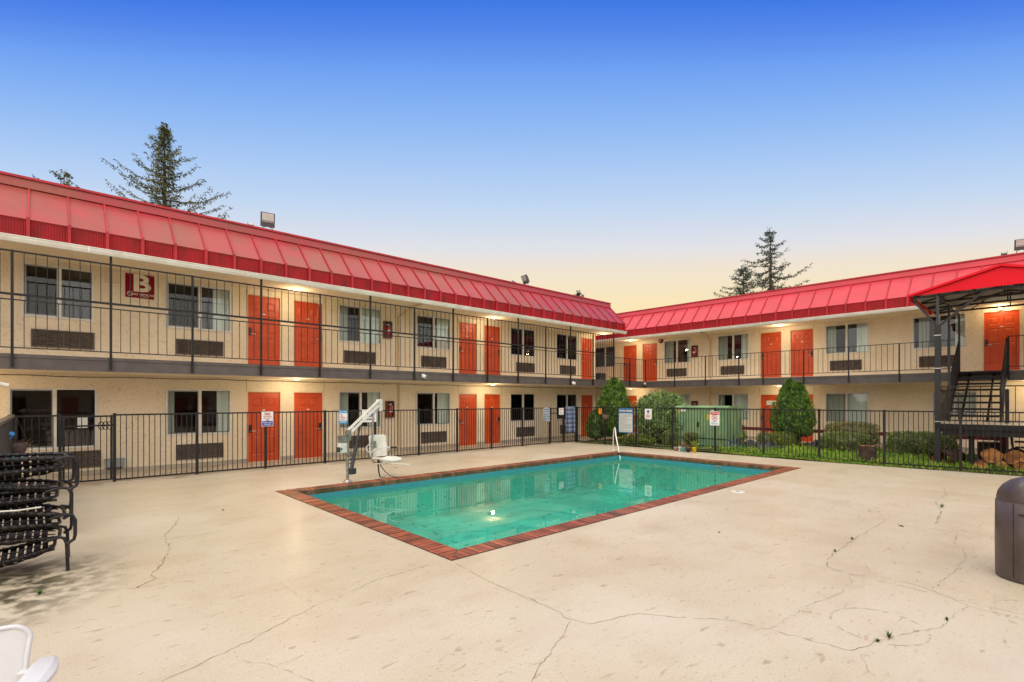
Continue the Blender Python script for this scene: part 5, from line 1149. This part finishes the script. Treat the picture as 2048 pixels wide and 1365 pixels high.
# ------------------------------------------------------------------ left edge: board fence, pipe, pole
board_m = mat('board_dark', (.022,.022,.026), .6, (.035,.032,.034), 5, bump=.3)
bf = thing('board_fence', 'dark vertical board fence at the left picture edge', 'fence', (-.47,11.5,0))
mb = MB()
y = -2.7
while y < 2.55: mb.box(-.018,.018,y,y+.13,.04,1.50); y += .142
mb.obj('boards', board_m, bf)
mb = MB(); mb.box(-.045,.045,-2.72,2.62,1.501,1.545); mb.obj('cap_rail', mat('cap_wood', (.12,.09,.06), .7), bf)
mb = MB(); mb.box(.02,.075,2.50,2.60,0,1.50); mb.obj('post', board_m, bf)
pp = MB(); pp.tube([(-1.0,13.9,0),(-1.0,13.9,2.0),(-.95,13.92,2.12),(-.83,13.98,2.13),(-.66,14.03,2.16),(-.52,14.06,2.13)], .045, 12); tag(pp.obj('drain_pipe', white_vinyl), 'white plastic pipe elbow at the far left under the balcony', 'pipe')
bpole = thing('pool_pole', 'bright blue pool pole leaning at the left board fence', 'pole', (-.66,13.1,0))
mb = MB(); mb.tube([(0,0,.89),(.12,-.22,1.07),(.24,-.45,1.25)], .042, 12); mb.obj('float', mat('float_blue', (.01,.22,.62), .4), bpole)
mb = MB(); mb.tube([(-.35,.65,.0),(0,0,.89)], .03, 8); mb.obj('handle', white_vinyl, bpole)
tc_ = thing('hose_reel', 'small teal plastic cylinder hooked on the left fence', 'cylinder', (-.33,12.5,.80))
mb = MB(); mb.tube([(-.12,0,0),(.0,0,.005),(.13,0,.0)], .05, 12); mb.tube([(.10,-.0,.05),(.16,-.0,.1),(.17,0,.02)], .01, 6); mb.obj('drum', mat('teal_plastic', (.05,.28,.32), .4), tc_)
mb = MB(); mb.tube([(-.12,0,.05),(-.14,0,.3),(-.14,0,.69)], .006, 5); mb.obj('hook', steel_m, tc_)

# ------------------------------------------------------------------ stacked strap loungers
tube_m = mat('lounger_tube', (.010,.010,.013), .32, (.02,.018,.02), 20, spec=.4); strap_m = mat('vinyl_strap', (.009,.009,.011), .42, (.03,.022,.018), 8, rndv=.5, spec=.35)
def loop_pts(x0, x1, y0, y1, z, r=.12, tilt=0, bow=0):
    pts = []
    for cx, cy, a0 in ((x1-r,y1-r,0),(x0+r,y1-r,90),(x0+r,y0+r,180),(x1-r,y0+r,270)):
        for k in range(5): a = R(a0+k*22.5); pts.append((cx+r*math.cos(a), cy+r*math.sin(a)))
    out = []
    for i in range(len(pts)):
        a, b_ = pts[i], pts[(i+1) % len(pts)]; n = max(1, int(math.dist(a, b_)/.15))
        for k in range(n): out.append((a[0]+(b_[0]-a[0])*k/n, a[1]+(b_[1]-a[1])*k/n))
    f = lambda x: z+tilt*(x-x1)+bow*math.sin(PI*(x-x0)/(x1-x0))
    return [(x, y, f(x)) for x, y in out]+[(out[0][0], out[0][1], f(out[0][0]))], f
def lounger(label, z, seed, dx=0, dy=0, rz=0, leg=.36, tilt=0, last=False, bows=(.015,-.03)):
    rs = random.Random(seed); t = thing('strap_lounger', label, 'lounger', (dx,dy,0), rz, 'black strap loungers in one stack')
    for j, (dz, x0, bow) in enumerate(((0,-1.05,bows[0]),(-.09,-.98,bows[1]))):
        mb = MB(); pts, f = loop_pts(x0, .17-.04*j, 0, .62, z+dz, .13, tilt, bow); mb.tube(pts, .0165, 8); mb.obj('frame', tube_m, t)
        mb = MB(); x = x0+.10
        while x < .17-.04*j-.07:
            w2 = .0255*rs.uniform(.9,1.1); sag = (.055+.03*math.sin(PI*(x-x0)/(.17-x0)))*(1 if j else .8); zz = f(x); n = 8; r_ = rs.random()
            prev = None
            for k in range(n+1):
                g_ = k/n; y = .0+.62*g_; zc = zz+.019-sag*math.sin(PI*g_)**.8*1.4 if 0 < k < n else zz-.019
                cur = [(x-w2, y, zc), (x+w2, y, zc)]
                if prev: mb.face([prev[0], prev[1], cur[1], cur[0]], r_)
                prev = cur
            for yy in (0,.62):  # wrapped strap around the tube
                mb.tube([(x-w2,yy,zz),(x+w2,yy,zz)], .0215, 8, rnd=r_)
            x += .066
        for k in range(6):
            y = .07+k*.095; prev = None; r_ = rs.random()
            for i in range(15):
                x = x0+.03+(.10-x0)*i/14; zc = f(x)+.012-((.055+.03*math.sin(PI*(x-x0)/(.17-x0)))*(1 if j else .8))*math.sin(PI*y/.62)**.8*1.4+(.006 if i % 2 else -.006)
                cur = [(x, y-.024, zc), (x, y+.024, zc)]
                if prev: mb.face([prev[0], cur[0], cur[1], prev[1]], r_)
                prev = cur
        o = mb.obj('straps', strap_m, t); s_ = o.modifiers.new('s', 'SOLIDIFY'); s_.thickness = .004
    for yy in (.0, .62):
        for x, s_ in ((.14,1),(-.85,-1)):
            mb = MB(); zb = 0 if last else z-leg
            mb.tube([(x-.1*s_,yy,z-.02),(x+.03*s_,yy,z+.012),(x+.085*s_,yy,z-.005),(x+.11*s_,yy,z-.06),(x+.11*s_,yy,zb+.08),(x+.10*s_,yy,zb+(.0 if last else .03)),(x+.04*s_,yy,zb+(.0 if last else -.01))] if not last else [(x-.1*s_,yy,z-.02),(x+.03*s_,yy,z+.012),(x+.07*s_,yy,z-.005),(x+.09*s_,yy,z-.06),(x+.10*s_,yy,.003)], .0165, 8)
            mb.obj('leg', tube_m, t)
    return t
lounger('black strap lounger, topmost of the stack at the left edge', 1.22, 1, .02, 7.30, R(1), .34)
lounger('black strap lounger, second from the top of the stack', .89, 2, -.03, 7.32, R(-1.5), .32, .01, False, (.07,.0))
lounger('black strap lounger, third from the top of the stack', .60, 3, -.0, 7.28, R(1), .30, -.02, False, (.09,.03))
lounger('black strap lounger, lowest of the stack with its leg on the mossy deck', .36, 4, -.05, 7.30, R(-2), .3, .02, True, (.05,-.08))
pl = MB(); pl.tube([(-.9,7.22,.80),(-.4,7.2,.735),(-.2,7.21,.72),(-.02,7.24,.725)], .009, 6); tag(pl.obj('white_cord', white_vinyl), 'thin white cord stuck in the lounger stack', 'cord')

# ------------------------------------------------------------------ white plastic chair, near left corner
pc = thing('plastic_chair', 'white plastic chair at the bottom left corner of the picture', 'chair', (-.36,3.11,0), R(-17)); pc.scale = (1,1,.92)
pw = mat('white_plastic', (.70,.70,.72), .35, (.64,.64,.67), 3)
# local: x to the sitter's left seen from behind.. back panel spans x, sitter faces -y
def back_fn(u, v):
    x = -.24+.48*u; z = .42+.45*v; cu = abs(u-.5)*2
    if v > .7: z -= .05*max(0, cu-.78)**2/.048*((v-.7)/.3)
    return Vector((x*(1+.05*v), .16+.10*v-.03*(1-cu*cu), z))
mb = MB(); nu, nv = 22, 20
def slot(i, j): return (i in (6,10,15)) and 3 < j < 15
vs_ = [back_fn(i/nu, j/nv) for j in range(nv+1) for i in range(nu+1)]
mb.mesh_(vs_, [(j*(nu+1)+i, j*(nu+1)+i+1, (j+1)*(nu+1)+i+1, (j+1)*(nu+1)+i) for j in range(nv) for i in range(nu) if not slot(i, j)], .5, True)
o = mb.obj('backrest', pw, pc); s_ = o.modifiers.new('s', 'SOLIDIFY'); s_.thickness = .006; s_.offset = 0
mb = MB(); ed = [back_fn(0, j/nv) for j in range(nv+1)]+[back_fn(i/nu, 1) for i in range(1, nu)]+[back_fn(1, 1-j/nv) for j in range(nv+1)]
ed2 = ed[:1]
for i in range(1, len(ed)-1): ed2.append((ed[i-1]+ed[i]*2+ed[i+1])/4)
mb.tube([p+Vector((0,-.004,0)) for p in ed2+ed[-1:]], .011, 10); mb.obj('rim', pw, pc)
mb = MB(); nu2 = 12; f2_ = lambda u, v: Vector((-.24+.48*u, .17-.44*v, .43-.025*math.sin(PI*u)*math.sin(PI*min(1,v*1.2))-(.05*max(0,(v-.85)/.15)**2)))
mb.mesh_([f2_(i/nu2, j/nu2) for j in range(nu2+1) for i in range(nu2+1)], [(j*(nu2+1)+i+1, j*(nu2+1)+i, (j+1)*(nu2+1)+i, (j+1)*(nu2+1)+i+1) for j in range(nu2) for i in range(nu2)], .5, True)
o = mb.obj('seat', pw, pc); s_ = o.modifiers.new('s', 'SOLIDIFY'); s_.thickness = .008
for s_ in (1,-1):
    mb = MB(); prev = None; N_ = 12
    for k in range(N_+1):
        f = k/N_; y = .20-.44*f; z = .70+.02*math.sin(PI*f)-(.0 if f < .8 else .10*((f-.8)/.2)**2); w_ = .045+.010*math.sin(PI*f); xc = s_*(.325+.03*math.sin(PI*f))
        cur = [(xc-w_,y,z-.008),(xc-w_*.6,y,z+.006),(xc+w_*.6,y,z+.006),(xc+w_,y,z-.008),(xc+w_,y,z-.03),(xc-w_,y,z-.03)]
        if prev:
            for q in range(6): mb.face([prev[q], prev[(q+1) % 6], cur[(q+1) % 6], cur[q]], .5, False)
        prev = cur
    mb.face(prev[::1]); o = mb.obj('armrest', pw, pc, .006)
    mb = MB(); mb.bar((s_*.27,-.235,.58),(s_*.29,-.30,.0), .045, .04); mb.obj('leg', pw, pc)
    mb = MB(); mb.bar((s_*.25,.19,.66),(s_*.28,.26,.0), .045, .04); mb.obj('leg', pw, pc)

# ------------------------------------------------------------------ litter bin, near right edge
bin_m = mat('bin_brown', (.095,.068,.062), .42, (.07,.048,.044), 3, 6, bump=.12, bscale=120); add_stain(bin_m, .55, 6, (.035,.022,.02), .5, .64, (1,1,.08), 6); add_stain(bin_m, .4, 9, (.19,.16,.16), .6, .7, (1,1,.15), 6)
tb = thing('litter_bin', 'brown domed litter bin at the right picture edge', 'litter bin', (7.47,.15,0), R(-20))
mb = MB(); mb.lathe([(0,0),(.300,0),(.305,.03),(.308,.40),(.305,.80),(.292,.802)], seg=48); mb.obj('body', bin_m, tb)
mb = MB(); mb.lathe([(.293,.795),(.297,.83),(.285,.89),(.25,.955),(.19,1.01),(.11,1.045),(0,1.057)], seg=48); mb.obj('dome', bin_m, tb)
mb = MB()
for k in range(8): a0 = R(178+k*5); a1 = R(178+(k+1)*5); mb.bar((.312*math.cos(a0), .312*math.sin(a0), .70), (.312*math.cos(a1), .312*math.sin(a1), .70), .012, .01)
mb.obj('handle', act_m, tb)
mb = MB()
for a in (R(170), R(262)): mb.bar((.3065*math.cos(a), .3065*math.sin(a), .04), (.3065*math.cos(a), .3065*math.sin(a), .79), .006, .006)
mb.obj('door_seam', lock_black, tb)

# a few dead leaves on the deck
rs = random.Random(31); spots = [(4.45,8.2,.05),(9.2,1.55,.05),(6.9,3.2,.03),(2.2,9.5,.04),(7.0,12.2,.05),(9.5,12.6,.045)]
lm = mat('dead_leaf', (.12,.06,.025), .7)
for i, (x, y, s_) in enumerate(spots):
    mb = MB(); leaf_flat(mb, 0, 0, .006, s_, rs.uniform(0,6)); o = mb.obj('fallen_leaf', lm); o.location = (x,y,0); md = o.modifiers.new('s','SOLIDIFY'); md.thickness = .002
    tag(o, ['brown dead leaf left of the near left pool coping','brown dead leaf on the deck below the litter bin weed','dead leaf on the deck in front of the pool corner','small dead leaf near the stacked loungers and fence','dead leaf on the strip between pool lift and fence','dead leaf near the fence right of the pool lift seat'][i], 'leaf', 'dead leaves on the deck')

# ------------------------------------------------------------------ conifers behind the wings
def conifer(label, loc, h, zb, rbase, nb, seed, m, up=.35, dens=1.0, droop=.12, topden=1.0, name='conifer_tree', tw=.5, pw=.85):
    rsn = np.random.default_rng(seed); rs = random.Random(seed); t = thing(name, label, 'tree', loc)
    mb = MB(); mb.tube([(0,0,0),(rs.uniform(-.1,.1),0,h*.5),(0,rs.uniform(-.1,.1),h*.85),(0,0,h)], [h*.016,h*.011,h*.004,.012], 8); mb.obj('trunk', bark, t)
    lb = MB(); Ps = []; Ds = []
    for i in range(nb):
        f = (i+rs.random())/nb; z = zb+(h-.25-zb)*f**.95; a = i*2.399+rs.uniform(-.5,.5); ln = rbase*(1-f)**pw*rs.uniform(.4,1.12)+.22
        p0 = Vector((0,0,z)); o_ = Vector((math.cos(a), math.sin(a), 0)); n = max(5, int(ln/.22)); prev = p0; 
        pts = [p0]
        for k in range(1, n+1):
            g_ = k/n; p = p0+o_*ln*g_+Vector((0,0,ln*(up*g_-droop*g_*(1-g_)*2)))+Vector((rs.gauss(0,.03), rs.gauss(0,.03), rs.gauss(0,.03))); pts.append(p)
        lb.tube(pts, [max(.008, .05*(1-k/(n+1))*(ln/rbase+.2)) for k in range(n+1)], 5, caps=False)
        for k in range(1, n+1):
            g_ = k/n; seg = (pts[k]-pts[k-1]); nt_ = int(26*dens*(1.15-.35*g_))
            for q in range(3 if g_ < .9 else 2):     # side twigs
                side = Vector((-o_.y, o_.x, 0))*rs.choice((-1,1)); tl_ = tw*ln*.28*(1-g_*.75)*rs.uniform(.4,1.2)+.08; td = (side*.8+o_*.7+Vector((0,0,rs.uniform(-.25,.25)))).normalized(); s0 = pts[k-1]+seg*rs.random()
                m_ = max(3, int(tl_/.045*dens)); s_ = rsn.random(m_)[:,None]; Ps.append(np.array(s0)[None]+np.array(td)[None]*s_*tl_+rsn.normal(0,.025,(m_,3))); Ds.append(norm(np.array(td)[None]*.6+rsn.normal(0,.55,(m_,3))+np.array([[0,0,-.25]])))
            s_ = rsn.random(nt_//2)[:,None]; Ps.append(np.array(pts[k-1])[None]+np.array(seg)[None]*s_+rsn.normal(0,.03,(nt_//2,3))); Ds.append(norm(np.array(seg.normalized())[None]*.5+rsn.normal(0,.6,(nt_//2,3))))
    # dense foliage hugging the stem
    nn_ = int(1500*topden*(h-zb)/6); f = rsn.random(nn_); th = rsn.uniform(0,6.3,nn_); rr = rbase*.16*(1-f)**.8*rsn.random(nn_)**.5+.05
    Ps.append(np.stack([rr*np.cos(th), rr*np.sin(th), zb+(h-zb)*f], 1)); Ds.append(norm(np.stack([np.cos(th), np.sin(th), rsn.normal(.2,.5,nn_)], 1)))
    P = np.concatenate(Ps); D = np.concatenate(Ds); W2 = norm(np.cross(D, rsn.normal(0,1,P.shape)))
    lb.obj('branches', bark, t); leafobj('crown', quads(rsn, P, D, W2, .16, .055, .4), m, t, rsn)
conifer('tall dark open conifer with raised branches behind the left roof', (5.25,36.0,0), 18.2, 11.3, 4.9, 62, 5, lf_con, up=.44, dens=.40, droop=.25, topden=1.5, tw=.3, pw=1.15)
conifer('conifer of which only a few twig tips show over the left roof edge', (.9,41.4,0), 15.9, 12.5, 4.2, 14, 8, lf_con, up=.30, dens=.6, topden=.35, pw=1.0)
conifer('tall open conifer with flat drooping branches behind the right roof', (41.9,15.4,0), 15.4, 8.5, 4.5, 54, 15, lf_con2, up=.10, dens=.5, droop=.3, topden=.15, pw=.85, tw=.38)
conifer('shorter bushy conifer left of the tall one behind the right roof', (42.3,17.6,0), 12.9, 8.0, 3.3, 50, 16, lf_con2, up=.25, dens=.55, topden=.45, pw=.75)
conifer('small treetop peeking over the far end of the left roof', (35.5,29.5,0), 11.7, 9.2, 1.0, 22, 19, lf_con2, up=.55, dens=.8, topden=.6)
